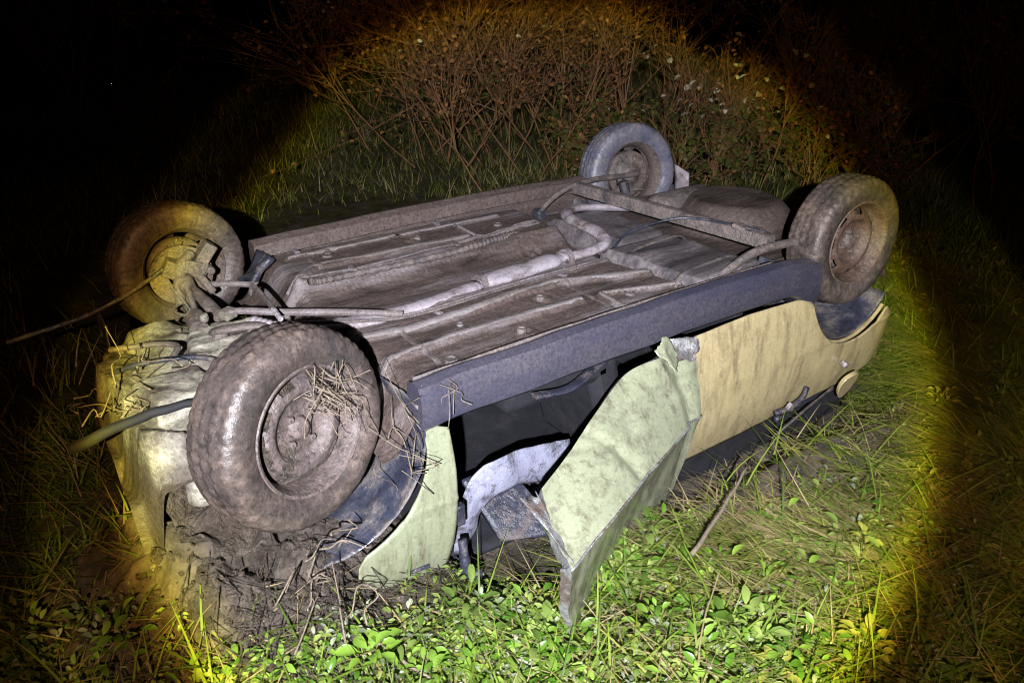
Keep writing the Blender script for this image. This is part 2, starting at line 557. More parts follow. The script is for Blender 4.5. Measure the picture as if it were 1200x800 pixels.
def build_ground():
    def axis(lo, hi, a, b, fine, coarse):
        inner = np.arange(a, b, fine)
        left = a - np.cumsum(fine * 1.18 ** np.arange(1, 200))
        left = left[left > lo]
        rightp = b + np.cumsum(fine * 1.18 ** np.arange(0, 200))
        rightp = rightp[rightp < hi]
        return np.concatenate([left[::-1], inner, rightp])
    xs = axis(-400, 600, -1.4, 4.2, 0.024, 1)
    ys = axis(-400, 600, -2.2, 4.0, 0.024, 1)
    xs = np.concatenate([xs[xs < -0.7], np.arange(-0.7, 0.6, 0.010), xs[xs > 0.6]])
    ys = np.concatenate([ys[ys < -1.25], np.arange(-1.25, -0.25, 0.010), ys[ys > -0.25]])
    X, Y = np.meshgrid(xs, ys, indexing='ij')
    Z = ground_h(X, Y) + 0.012 * fbm(X * 14, Y * 14, 51, 3) * mud_mask(X, Y)
    Z = np.where(np.hypot(X, Y) > 60, np.minimum(Z, 2.5), Z)
    b = MB()
    r, c = X.shape
    idx = np.arange(r * c).reshape(r, c)
    fs = np.stack([idx[:-1, :-1], idx[1:, :-1], idx[1:, 1:], idx[:-1, 1:]], -1).reshape(-1, 4)
    me = bpy.data.meshes.new('ground')
    me.from_pydata(np.stack([X, Y, Z], -1).reshape(-1, 3).tolist(), [], fs.tolist())
    at = me.attributes.new('mud', 'FLOAT', 'POINT')
    at.data.foreach_set('value', mud_mask(X, Y).reshape(-1).astype(np.float32))
    me.polygons.foreach_set('use_smooth', [True] * len(me.polygons))
    me.materials.append(M['ground'])
    o = bpy.data.objects.new('ground', me)
    link(o)
    tag(o, 'churned muddy ground under and around the overturned car', None, None, 'structure')
    return o


build_ground()

# ================================================================== the car
car = empty('overturned_car', (1.2, 0, 0), 'muddy beige hatchback lying on its roof, wheels in the air', 'car')


class CB(MB):
    """builder in the car's frame: x to the rear, y to the far side, z up from the wheel centres"""

    def build(self, name, mat, parent=None, **k):
        dx, dz = (-1.2, ZC)
        if parent is None or parent is car:
            self.v = [(p[0] + dx, p[1], p[2] + dz) for p in self.v]
            return MB.build(self, name, mat, car, **k)
        ox, oy, oz = parent.location if parent.parent is not None else (0, 0, 0)
        self.v = [(p[0] + dx, p[1], p[2] + dz) for p in self.v]
        return MB.build(self, name, mat, parent, **k)


# ---- floor pan (pressed sheet, ribs are pressed into it)
RIBS = [
    ([(0.30, -0.53), (0.40, -0.465), (0.67, -0.435), (1.20, -0.445)], 0.020, 0.016),
    ([(0.36, -0.27), (0.62, -0.30), (0.98, -0.265), (1.22, -0.25), (1.44, -0.33), (1.60, -0.39)], 0.024, 0.018),
    ([(1.62, -0.55), (1.30, -0.44), (1.29, -0.59), (1.62, -0.635)], 0.012, 0.014),
    ([(0.38, 0.33), (0.49, 0.44), (0.78, 0.43), (1.22, 0.39)], 0.022, 0.018),
    ([(1.26, 0.54), (1.26, 0.33), (1.61, 0.41)], 0.012, 0.014),
    ([(0.44, 0.60), (0.95, 0.60), (1.5, 0.58)], 0.014, 0.010),
    ([(0.55, -0.62), (0.80, -0.615)], 0.008, 0.006),
    ([(0.95, -0.62), (1.15, -0.615)], 0.008, 0.006),
]


def floor_h(x, y):
    h = np.full(x.shape, -0.045)
    ty = 0.06 + 0.02 * np.sin(x * 2)
    t = 1 - sstep(0.13, 0.24, np.abs(y - ty))
    h = h - 0.06 * t
    h = h + 0.012 * (1 - sstep(0.0, 0.03, np.abs(np.abs(y - ty) - 0.24)))
    for pts, w, a in RIBS:
        d = seg_dist(x, y, pts)
        h = h + a * (1 - sstep(w * 0.45, w * 1.35, d))
    # drain plugs, swirl pressings behind the front wheel
    for cx, cy, rr, a in ((0.50, -0.60, 0.05, 0.008), (0.88, -0.55, 0.03, -0.01), (1.10, -0.34, 0.03, -0.01), (0.62, 0.62, 0.03, -0.01),
                          (1.45, 0.2, 0.04, 0.01), (1.0, 0.52, 0.03, -0.01)):
        d = np.hypot(x - cx, y - cy)
        h = h + a * np.cos(np.clip(d / rr * 4, 0, 9.4)) * np.exp(-(d / rr / 1.3) ** 2)
    # toe board at the front, step down to the seat pan at the rear
    h = h - 0.16 * (1 - sstep(0.24, 0.40, x))
    h = h - 0.07 * sstep(1.64, 1.72, x)
    # rolled edges
    h = h - 0.006 * sstep(0.66, 0.74, -y) - 0.03 * sstep(0.66, 0.74, y)
    h = h + 0.010 * fbm(x * 3, y * 3, 5, 3) + 0.004 * fbm(x * 14, y * 14, 6, 3)
    h = h + 0.0022 * np.maximum(0, np.sin(x * 260)) * (np.abs(y - 0.27) < 0.028) * (x > 0.45) * (x < 1.3)
    return h


xs = np.arange(0.22, 1.95, 0.0075)
ys = np.arange(-0.735, 0.735, 0.0075)
X, Y = np.meshgrid(xs, ys, indexing='ij')
fp = CB().grid(X, Y, floor_h(X, Y)).build('floor_pan', M['underbody'], sharp=False)
# scraped zinc along the tunnel and on the outer flange, streaked lengthwise
sn = 0.5 + 0.9 * fbm(X * 2.2, Y * 26, 90, 4)
wear = 0.75 * np.exp(-((Y + 0.02) / 0.07) ** 2) * np.clip(sn * 1.2, 0, 1) + 0.5 * np.exp(-((Y + 0.15) / 0.03) ** 2)
wear = np.maximum(wear, 0.8 * np.clip(1.5 * sn - 0.3, 0, 1) * (np.abs(Y - 0.66) < 0.035))
wear = np.maximum(wear, 0.55 * np.clip(2.2 * fbm(X * 3, Y * 14, 95, 4) - 0.25, 0, 1))
wear = np.clip(wear, 0, 0.95) * (X > 0.3)
at = fp.data.attributes.new('wear', 'FLOAT', 'POINT')
at.data.foreach_set('value', wear.reshape(-1).astype(np.float32))
# the corrugated conduit along the far side of the tunnel
p = curve([(0.40, 0.235, -0.01), (0.49, 0.26, -0.03), (0.99, 0.25, -0.035), (1.27, 0.28, -0.035), (1.45, 0.33, -0.05)], 40)
CB().tube(p, [0.012 + 0.0035 * (k % 4 < 2) for k in range(len(p))], 8).build('corrugated_conduit', M['steel'], sharp=False)
for px_, py_, pr in ((0.56, -0.57, 0.024), (0.86, -0.54, 0.018), (1.08, -0.35, 0.018), (1.40, -0.50, 0.022), (0.60, 0.55, 0.024), (1.02, 0.51, 0.018), (1.44, 0.48, 0.022), (0.72, -0.36, 0.014),
                     (1.20, 0.63, 0.016), (0.80, 0.33, 0.014)):
    zz_ = float(floor_h(np.array([px_]), np.array([py_]))[0])
    CB().lathe([(0, 0.004), (pr * 0.55, 0.004), (pr * 0.65, 0.008), (pr * 0.9, 0.008), (pr, 0.002), (pr, -0.01)], (px_, py_, zz_), 18, 'z').build('drain_plug', M['steel'])
for k, yo in enumerate((0.315, 0.330)):
    q = curve([(0.34, yo + 0.02, -0.03), (0.6, yo, -0.035), (1.0, yo + 0.01, -0.035), (1.4, yo + 0.05, -0.04), (1.62, yo + 0.07, -0.05)], 10)
    CB().tube([(x, y, float(floor_h(np.array([x]), np.array([y]))[0]) + 0.006) for x, y, z in q], 0.004, 6).build('brake_line', M['steel_lt'])
for px_, py_, rz_ in ((0.62, 0.325, 0.1), (1.12, 0.335, 0.0), (0.70, -0.235, 0.1), (1.30, -0.20, 0.1), (0.50, 0.66, 0.0), (1.20, 0.67, 0.0)):
    zz_ = float(floor_h(np.array([px_]), np.array([py_]))[0])
    CB().box((px_, py_, zz_ + 0.006), (0.022, 0.05, 0.012), Euler((0, 0, rz_))).build('line_clip', M['steel_lt'], bevel=0.003)
# floor cross seams, overlapped sheet edges
for px_ in (0.52, 1.26):
    for y0_, y1_ in ((-0.66, -0.25), (0.30, 0.64)):
        yy_ = np.linspace(y0_, y1_, 40)
        XX = np.stack([np.full(40, px_ - 0.012), np.full(40, px_), np.full(40, px_ + 0.012)], 1) + 0.006 * fbm(yy_ * 7, yy_ * 0, 83, 2)[:, None]
        YY = np.repeat(yy_[:, None], 3, 1)
        ZZ = floor_h(XX, YY) + np.array([-0.001, 0.004, -0.001])[None, :]
        CB().grid(XX, YY, ZZ, flip=True).build('floor_seam', M['steel'], sharp=False)
# bright seam plates on the ribs (worn sealant), one piece per rib
for pts, w, a in RIBS[:6]:
    q = curve([(px, py, 0) for px, py in pts], 14) if len(pts) > 3 else [tuple(np.array((*pts[k], 0)) * (1 - t) + np.array((*pts[k + 1], 0)) * t)
                                                                         for k in range(len(pts) - 1) for t in np.linspace(0, 1, 14)]
    if w == 0.012:
        q = [tuple(np.array((*pts[k], 0.)) * (1 - t) + np.array((*pts[k + 1], 0.)) * t) for k in range(len(pts) - 1) for t in np.linspace(0, 0.97, 16)]
    b = CB()
    Q = np.array(q)
    T = np.gradient(Q, axis=0)
    N = np.stack([-T[:, 1], T[:, 0]], -1)
    N /= np.linalg.norm(N, axis=1)[:, None] + 1e-9
    U = np.linspace(-0.9, 0.9, 7)
    wv = w * (1 + 0.25 * fbm(Q[:, 0] * 9, Q[:, 1] * 9, 77, 3))
    XX = Q[:, 0:1] + N[:, 0:1] * wv[:, None] * U
    YY = Q[:, 1:2] + N[:, 1:2] * wv[:, None] * U
    ZZ = floor_h(XX, YY) + 0.0045 * (1 - (U / 0.9) ** 6) - 0.002
    b.grid(XX, YY, ZZ, flip=True).build('floor_rib', M['rib'], sharp=False)

# ---- rear floor with the spare wheel well
xs = np.arange(1.90, 3.02, 0.012)
ys = np.arange(-0.64, 0.641, 0.012)
X, Y = np.meshgrid(xs, ys, indexing='ij')
d = np.hypot(X - 2.64, Y - 0.05)
H = -0.135 + 0.135 * (1 - sstep(0.20, 0.36, d)) + 0.012 * np.cos(np.clip(d / 0.05, 0, 12)) * (d < 0.3) * 0.4
H = H + 0.05 * (1 - sstep(0.0, 0.05, np.abs(np.abs(Y) - 0.52))) - 0.18 * sstep(2.88, 3.02, X) + 0.012 * fbm(X * 5, Y * 5, 8, 4)
CB().grid(X, Y, H).build('rear_floor', M['underbody'], sharp=False)
# boot tail panel, closing the rear
b = CB()
zz = np.linspace(-0.47, -0.70, 14)
yy = np.linspace(-0.70, 0.70, 30)
YY, ZZ = np.meshgrid(yy, zz, indexing='ij')
XX = 3.02 - 0.10 * (np.abs(YY) / 0.7) ** 4 + 0.02 * fbm(YY * 4, ZZ * 4, 9, 3)
b.grid(XX, YY, ZZ).build('tail_panel', M['paint'], solid=0.02)

# ---- sills
SILL_PTS = [(0.335, 0), (1.0, 0), (1.6, 0), (2.05, 0), (2.26, 0)]
for s in (-1, 1):
    prof = [(-0.690, -0.050), (-0.698, 0.006), (-0.735, 0.024), (-0.768, 0.016), (-0.782, -0.020), (-0.785, -0.075), (-0.779, -0.118), (-0.755, -0.140), (-0.70, -0.15)]
    xs = np.linspace(0.335, 2.22, 90)
    P = np.array(prof)
    X = np.repeat(xs[:, None], len(prof), 1)
    dent = 0.006 * fbm(xs * 4, xs * 0, 12, 3)[:, None]
    lift = 0.018 * np.sin((xs - 0.335) / 1.9 * math.pi)[:, None]
    Y = -s * (np.repeat(P[None, :, 0], len(xs), 0) + dent)
    Y = s * np.abs(Y)
    Z = np.repeat(P[None, :, 1], len(xs), 0) + lift + dent
    if s < 0:
        # the rear end flares down into a mud lip beside the wheel arch
        w = sstep(2.02, 2.22, X)
        Z = Z - w * 0.085 * np.linspace(0.1, 1, len(prof))[None, :]
    b = CB()
    b.grid(X, Y, Z, flip=(s < 0))
    n0 = len(prof)
    b.f.append(tuple(range(n0)))
    b.f.append(tuple(range((len(xs) - 1) * n0, len(xs) * n0)))
    b.build('sill', M['sill'] if s < 0 else M['underbody'], fix=True)
# pinch weld along the near sill
b = CB()
xs = np.linspace(0.36, 2.0, 70)
X = np.repeat(xs[:, None], 3, 1)
Yv = np.array([-0.683, -0.686, -0.690])[None, :] + 0.004 * fbm(xs * 9, xs, 14, 2)[:, None]
Zv = np.array([-0.05, -0.03, 0.010])[None, :] + 0.012 * np.sin((xs - 0.335) / 1.9 * math.pi)[:, None]
b.grid(X, Yv, Zv).build('pinch_weld', M['steel'], solid=0.005)

# ---- exhaust
p = curve([(0.10, -0.02, -0.065), (0.31, -0.10, -0.050), (0.47, -0.15, -0.042), (0.77, -0.135, -0.045), (0.96, -0.095, -0.045)], 10)
ex = CB().tube(p, [0.056 - 0.020 * min(1, k / 26) + 0.002 * math.sin(k * 1.9) for k in range(len(p))], 16, 0.5).build('exhaust_pipe', M['exhaust'], sharp=False)
p = curve([(0.95, -0.097, -0.045), (1.05, -0.085, -0.044), (1.32, -0.06, -0.042), (1.42, -0.055, -0.042)], 8)
rr = [0.034 + 0.020 * float(sstep(3, 7, k)) * (1 - float(sstep(17, 22, k))) for k in range(len(p))]
CB().tube(p, rr, 16, 0.5).build('exhaust_resonator', M['exhaust'], sharp=False)
p = curve([(1.41, -0.056, -0.042), (1.55, -0.075, -0.036), (1.645, -0.06, -0.02), (1.685, 0.02, -0.005), (1.69, 0.14, 0.0), (1.70, 0.25, 0.0), (1.75, 0.335, 0.0),
           (1.84, 0.37, -0.005), (1.96, 0.36, -0.02), (2.10, 0.33, -0.04), (2.28, 0.30, -0.06)], 8)
CB().tube(p, 0.031, 14, 0.6).build('exhaust_pipe', M['exhaust'], sharp=False)
b = CB()
b.tube([(2.28, 0.30, -0.06), (2.31, 0.30, -0.06), (2.34, 0.30, -0.06), (2.66, 0.30, -0.06), (2.69, 0.30, -0.06), (2.72, 0.3, -0.06)],
       [0.03, 0.07, 0.085, 0.085, 0.07, 0.028], 20, 0.7).build('silencer', M['steel'], sharp=False)
for xh, yh in ((0.98, -0.092), (1.44, -0.056)):
    b = CB()
    b.lathe([(0.034, -0.012), (0.044, -0.012), (0.044, 0.012), (0.034, 0.012)], (xh, yh, -0.050 if xh < 1.6 else 0.0), 16, 'x')
    b.box((xh, yh + 0.045, -0.04), (0.02, 0.03, 0.012))
    b.build('exhaust_clamp', M['steel_lt'])

# ---- fuel tank and the panel beside it
def cushion(x0, x1, y0, y1, z, hgt, skew=0.0, n=26, crease=0.0, seed=1):
    u = np.linspace(0, 1, n)
    U, V = np.meshgrid(u, u, indexing='ij')
    e = np.minimum(np.minimum(U, 1 - U) / 0.10, np.minimum(V, 1 - V) / 0.12)
    e = np.sqrt(np.clip(e, 0, 1) * (2 - np.clip(e, 0, 1)))
    Xc = x0 + (x1 - x0) * U + skew * (V - 0.5)
    Yc = y0 + (y1 - y0) * V
    Zc = z + hgt * e + 0.012 * fbm(U * 3, V * 3, seed, 3) + crease * np.maximum(0, np.sin(V * 22)) * e
    return Xc, Yc, Zc


b = CB()
b.grid(*cushion(1.59, 1.99, -0.66, -0.12, -0.12, 0.118, -0.10, crease=0.004, seed=3)).build('fuel_tank', M['tank'])
b = CB()
b.grid(*cushion(1.70, 2.00, -0.10, 0.42, -0.12, 0.095, -0.06, seed=5)).build('tank_shield', M['tank'])
for yy in (-0.55, -0.25):
    b = CB()
    b.tube(curve([(1.58, yy, -0.06), (1.63, yy, 0.0), (1.78, yy, 0.016), (1.92, yy, 0.012), (2.0, yy, -0.06)], 6), 0.012, 6, 0.35)
    b.build('tank_strap', M['steel'])

# ---- rear axle
ax0, ax1 = Vector((1.96, 0.52, 0.055)), Vector((2.09, -0.60, 0.062))
d = (ax1 - ax0)
side = Vector((-d.y, d.x, 0)).normalized()
b = CB()
prof = [(-0.032, -0.036), (-0.034, 0.0), (-0.022, 0.018), (-0.008, 0.022), (0.008, 0.022), (0.022, 0.016), (0.030, 0.0), (0.030, -0.036)]
rows = []
for t in np.linspace(0, 1, 30):
    c = ax0 + d * t
    rows.append([tuple(c + side * u + Vector((0, 0, w))) for u, w in prof])
A = np.array(rows)
b.grid(A[:, :, 0], A[:, :, 1], A[:, :, 2], flip=True)
b.build('rear_axle_beam', M['steel'], fix=False)
for s in (-1, 1):
    yy = -0.62 if s < 0 else 0.55
    b = CB()
    b.tube(curve([(1.72, yy - s * 0.02, -0.06), (1.82, yy, 0.0), (1.95, yy + s * 0.005, 0.042), (2.12, yy + s * 0.02, 0.050), (2.36, yy + s * 0.04, 0.03), (2.46, yy + s * 0.05, 0.025)], 6),
           0.016 if s < 0 else 0.013, 12, 1.15)
    arm = b.build('trailing_arm', M['steel'])
    b = CB()
    b.lathe([(0.0, -0.03), (0.024, -0.03), (0.028, -0.02), (0.028, 0.02), (0.024, 0.03), (0, 0.03)], (1.74, yy, -0.065), 18)
    b.build('bushing', M['plastic'])
    b = CB()
    b.tube([(2.30, yy - s * 0.01, 0.02), (2.34, yy - s * 0.03, -0.16), (2.38, yy - s * 0.04, -0.36)], [0.026, 0.028, 0.032], 12).build('shock_absorber', M['plastic'])
    b = CB()
    sp = []
    for k in range(90):
        a = k / 90 * 2 * math.pi * 5.5
        sp.append((2.37 + 0.055 * math.cos(a), yy - s * 0.035 + 0.055 * math.sin(a), -0.04 - 0.28 * k / 90))
    b.tube(sp, 0.006, 6).build('coil_spring', M['steel'])
b = CB()
b.tube(curve([(1.60, -0.16, -0.02), (1.75, -0.12, 0.03), (1.98, -0.2, 0.07), (2.06, -0.45, 0.085), (2.10, -0.58, 0.08)], 8), 0.006, 6).build('brake_cable', M['plastic'])
b = CB()
b.box((2.085, -0.50, 0.062), (0.09, 0.05, 0.045), Euler((0, 0, 0.1)))
b.box((2.055, -0.46, 0.088), (0.05, 0.06, 0.02), Euler((0.2, 0, 0.3)))
b.build('brake_bracket', M['steel'], bevel=0.004)


# ---- wheels
def tyre_mesh(name, mat, seed):
    prof = [(0.168, 0.060), (0.172, 0.070), (0.184, 0.074), (0.198, 0.082), (0.216, 0.087), (0.234, 0.088), (0.250, 0.085), (0.262, 0.079), (0.271, 0.071), (0.2765, 0.060),
            (0.279, 0.050), (0.280, 0.042), (0.2805, 0.034), (0.281, 0.026), (0.2812, 0.018), (0.2814, 0.009), (0.2815, 0.0)]
    prof = prof + [(r, -y) for r, y in prof[-2::-1]]
    n = 288
    a = np.linspace(0, 2 * math.pi, n, endpoint=False)
    Rr = np.repeat(np.array([q[0] for q in prof])[None, :], n, 0)
    Yy = np.repeat(np.array([q[1] for q in prof])[None, :], n, 0)
    A = np.repeat(a[:, None], len(prof), 1)
    tread = (np.abs(Yy) < 0.074)
    circ = (np.abs(np.abs(Yy) - 0.018) < 0.005) | (np.abs(np.abs(Yy) - 0.047) < 0.004)
    lat = ((A * 48 / (2 * math.pi) + np.abs(Yy) * 14 * np.sign(Yy) + (np.abs(Yy) > 0.047) * 0.4) % 1) < 0.28
    Rr = Rr - tread * (np.where(circ, 0.007, 0) + np.where(lat & (~circ), 0.0045, 0)) * np.clip(0.8 + 1.4 * fbm(np.cos(A) * 5 + 3, np.sin(A) * 5 + Yy * 12, seed + 9, 3), 0.1, 1)
    mud = fbm(np.cos(A) * 4 + 9, np.sin(A) * 4 + Yy * 22, seed, 4)
    Rr = Rr + 0.0045 * np.clip(mud, -0.2, 0.6) * (Rr > 0.19)
    Yy = Yy * (1 + 0.010 * fbm(np.cos(A) * 7, np.sin(A) * 7, seed + 5, 3) * (Rr > 0.19))
    # raised sidewall rings
    Yy = Yy + np.sign(Yy) * 0.0025 * (np.abs(Rr - 0.222) < 0.006)
    b = MB()
    b.grid(Rr * np.cos(A), Yy, Rr * np.sin(A), close=True, flip=True)
    me = b.mesh(name, mat, True)
    return me


def rim_mesh(name):
    """pressed steel wheel: flange, barrel, slotted disc"""
    b = MB()
    outer = [(0.171, -0.060), (0.180, -0.074), (0.183, -0.079), (0.180, -0.083), (0.173, -0.080), (0.168, -0.068), (0.163, -0.055), (0.158, -0.030), (0.153, -0.008), (0.150, 0.02),
             (0.156, 0.05), (0.166, 0.070), (0.178, 0.082), (0.176, 0.086), (0.168, 0.074), (0.163, 0.062)]
    b.lathe(outer, n=72)
    prof = [(0.155, -0.012), (0.150, -0.022), (0.143, -0.034), (0.132, -0.044), (0.120, -0.050), (0.108, -0.053), (0.100, -0.052), (0.094, -0.046), (0.088, -0.036),
            (0.080, -0.028), (0.066, -0.025), (0.050, -0.025), (0.036, -0.026)]
    n = 96
    m = len(prof)
    for side in (0, 1):
        base = len(b.v)
        for k in range(n):
            a = 2 * math.pi * k / n
            for r, h in prof:
                b.v.append((r * math.cos(a), h + 0.004 * side, r * math.sin(a)))
        for k in range(n):
            k2 = (k + 1) % n
            for j in range(m - 1):
                if j in (1, 2, 3) and (k % 12) in (2, 3, 4, 5, 6, 7):
                    continue
                q = (base + k * m + j, base + k * m + j + 1, base + k2 * m + j + 1, base + k2 * m + j)
                b.f.append(q if side == 0 else q[::-1])
    me = b.mesh(name, M['rim'], True)
    try:
        me.set_sharp_from_angle(angle=R(40))
    except Exception:
        pass
    return me


def hub_mesh():
    b = MB()
    b.lathe([(0.0, -0.044), (0.020, -0.044), (0.028, -0.040), (0.032, -0.030), (0.036, -0.024), (0.036, 0.0)], n=28)
    return b.mesh('hub', M['rim'], True)


def nut_mesh():
    b = MB()
    b.lathe([(0.0, -0.020), (0.007, -0.020), (0.010, -0.016), (0.0105, 0.0)], n=6)
    return b.mesh('lug_nut', M['rim'], False)


def drum_mesh():
    b = MB()
    b.lathe([(0.0, 0.055), (0.03, 0.060), (0.05, 0.055), (0.055, 0.036), (0.085, 0.030), (0.118, 0.026), (0.128, 0.020), (0.130, -0.006), (0.118, -0.016)], n=40)
    for k in range(10):
        a = k * 2 * math.pi / 10
        b.box((0.105 * math.cos(a), 0.028, 0.105 * math.sin(a)), (0.014, 0.012, 0.014), Euler((0, -a, 0)))
    b.box((0.05, 0.045, 0.06), (0.05, 0.035, 0.03), Euler((0, 0.5, 0)))
    return b.mesh('brake_drum', M['rim'], True)


ME = dict(rim=rim_mesh('wheel'), hub=hub_mesh(), nut=nut_mesh(), drum=drum_mesh(),
          tyre=tyre_mesh('tyre', M['tyre'], 61), tyre2=tyre_mesh('tyre', M['tyre_wet'], 67))
NF = dict(c=(0.015, -0.78, 0.0), st=22, ca=8, far=False)


def add_wheel(face, st, ca, far, wet, spin, label):
    """face: centre of the outer (or inner, for far wheels) tyre face in the car frame"""
    st, ca = R(st), R(ca)
    n = Vector((math.sin(st) * math.cos(ca), -math.cos(st) * math.cos(ca), math.sin(ca)))
    c = Vector(face) - n * 0.085
    w = bpy.data.objects.new('wheel', ME['rim'])
    link(w, car)
    w.location = c + Vector((-1.2, 0, ZC))
    rot = Euler((-ca, 0, st)).to_matrix().to_4x4()
    if far:
        rot = rot @ Matrix.Rotation(math.pi, 4, 'Z')
    rot = rot @ Matrix.Rotation(R(spin), 4, 'Y')
    w.rotation_euler = rot.to_euler()
    w['label'] = label
    if 'rusty' in label:
        w.data = ME['rim'].copy()
        w.data.materials[0] = M['rust']
    t = link(bpy.data.objects.new('tyre', ME['tyre2' if wet else 'tyre']), w)
    t.rotation_euler = (0, R(spin * 3.1), 0)
    link(bpy.data.objects.new('hub', ME['hub']), w)
    for k in range(4):
        u = link(bpy.data.objects.new('lug_nut', ME['nut']), w)
        a = R(45 + 90 * k)
        u.location = (0.049 * math.cos(a), -0.026, 0.049 * math.sin(a))
    link(bpy.data.objects.new('brake_drum', ME['drum']), w)
    return w


w_nf = add_wheel((0.015, -0.78, 0.0), 23, 7, False, False, 10, 'near front wheel caked in mud with straw in its rim')
w_ff = add_wheel((0.035, 0.62, -0.005), 10, 4, True, False, 40, 'far front wheel showing its inner side')
w_ff.scale = (0.94, 0.94, 0.94)
w_nr = add_wheel((2.46, -0.775, 0.02), -4, 3, False, False, 25, 'near rear wheel with rusty rim')
w_fr = add_wheel((2.44, 0.60, 0.02), -10, 8, True, True, 70, 'far rear wheel with wet bluish tyre')

# mud packed into the near front rim: an uneven crust over part of the disc
b = MB()
aa = np.linspace(0, 2 * math.pi, 150, endpoint=False)
rr_ = np.linspace(0.052, 0.160, 30)
A, RR = np.meshgrid(aa, rr_, indexing='ij')
disc = np.interp(RR, [0.036, 0.080, 0.094, 0.108, 0.132, 0.155], [-0.026, -0.028, -0.046, -0.053, -0.044, -0.012])
ln = fbm(RR * np.cos(A) * 26, RR * np.sin(A) * 26, 121, 4)
sect = 0.007 * np.cos(A + 1.9) + 0.006 * (RR > 0.13)
hgt = 0.010 * ln + sect - 0.0075
b.grid(RR * np.cos(A), disc - hgt, RR * np.sin(A), close=True, flip=True)
b.build('mud_crust', M['mud'], w_nf, sharp=False)

# ---- front suspension, steering, drive shafts
def part(name, mat, fn, **k):
    b = CB()
    fn(b)
    return b.build(name, mat, **k)


for s in (-1, 1):
    y0, y1 = (-0.30, -0.60) if s < 0 else (0.24, 0.52)
    part('control_arm', M['steel'], lambda b: b.tube(curve([(0.05, y0, -0.07), (0.03, (y0 + y1) / 2, -0.045), (0.01, y1, -0.03)], 6), [0.026] * 6 + [0.022] * 7, 10, 0.8))
    part('strut', M['plastic'], lambda b: b.tube([(0.0, y1 + s * 0.02, 0.01), (0.01, y1 - s * 0.03, -0.2), (0.02, y1 - s * 0.06, -0.44)], [0.028, 0.03, 0.034], 14))
    part('drive_shaft', M['steel'], lambda b: b.tube([(-0.03, y0, -0.1), (-0.02, y0 + (y1 - y0) * 0.3, -0.08), (-0.01, y0 + (y1 - y0) * 0.4, -0.07), (-0.005, y1 - s * 0.08, -0.02), (0, y1 - s * 0.06, -0.02), (0, y1 + s * 0.02, 0.0)],
                                                   [0.036, 0.036, 0.013, 0.013, 0.03, 0.038], 14))
    part('brake_disc', M['rim'], lambda b: b.lathe([(0.05, -0.006), (0.118, -0.006), (0.118, 0.006), (0.05, 0.006)], (0.0, y1 + s * 0.02, 0.01), 40))
# knuckle, caliper and arms inside the far front wheel
part('steering_knuckle', M['steel'], lambda b: (b.tube(curve([(-0.03, 0.50, -0.09), (-0.02, 0.50, 0.0), (0.0, 0.50, 0.06), (0.05, 0.515, 0.10)], 6), [0.022] * 8 + [0.027] * 6 + [0.02] * 5, 10),
                                                   b.box((0.045, 0.50, 0.045), (0.09, 0.05, 0.05), Euler((0, 0.4, 0.2))), b.box((-0.04, 0.51, 0.055), (0.05, 0.05, 0.07), Euler((0.2, 0.5, 0))),
                                                   b.tube([(0.02, 0.50, 0.05), (0.06, 0.49, 0.0), (0.09, 0.46, -0.06)], [0.02, 0.018, 0.016], 8)), bevel=0.006)
part('brake_caliper', M['steel'], lambda b: (b.box((0.085, 0.52, 0.075), (0.05, 0.07, 0.12), Euler((0, 0.7, 0))), b.tube([(0.10, 0.48, 0.02), (0.10, 0.55, 0.02)], 0.018, 10)), bevel=0.008)
part('tie_rod', M['steel_lt'], lambda b: b.tube(curve([(0.07, 0.50, -0.035), (0.15, 0.44, -0.03), (0.25, 0.40, -0.045)], 6), 0.012, 8))
part('anti_roll_bar', M['plastic'], lambda b: b.tube(curve([(0.02, 0.50, 0.085), (-0.05, 0.51, 0.062), (-0.13, 0.53, 0.015), (-0.22, 0.55, -0.035), (-0.38, 0.56, -0.085), (-0.62, 0.56, -0.115)], 8), 0.0085, 8))
part('brake_hose', M['plastic'], lambda b: b.tube(curve([(-0.05, 0.50, -0.02), (-0.02, 0.47, -0.08), (0.0, 0.44, -0.13), (0.01, 0.42, -0.16)], 6), 0.007, 6))
part('coil_spring', M['steel'], lambda b: b.tube([(-0.005 + 0.06 * math.cos(k * 0.45), 0.47 + 0.05 * math.sin(k * 0.45), -0.08 - 0.0035 * k) for k in range(70)], 0.007, 6))
part('mud_flap', M['plastic'], lambda b: b.grid(*[np.array(q) for q in (lambda U, V: (0.24 + 0.10 * U + 0.01 * np.sin(V * 5), 0.52 + 0.13 * V, -0.10 + 0.14 * U * (1 - V * 0.3) + 0.02 * np.sin(U * 4 + V * 3)))(*np.meshgrid(np.linspace(0, 1, 9), np.linspace(0, 1, 9), indexing='ij'))]), solid=0.03)
part('mud_flap', M['exhaust'], lambda b: b.grid(*[np.array(q) for q in (lambda U, V: (2.745 + 0.03 * U, 0.60 - 0.11 * V, 0.035 - 0.24 * U - 0.03 * V + 0.0 * U))(*np.meshgrid(np.linspace(0, 1, 6), np.linspace(0, 1, 6), indexing='ij'))]), solid=0.012)
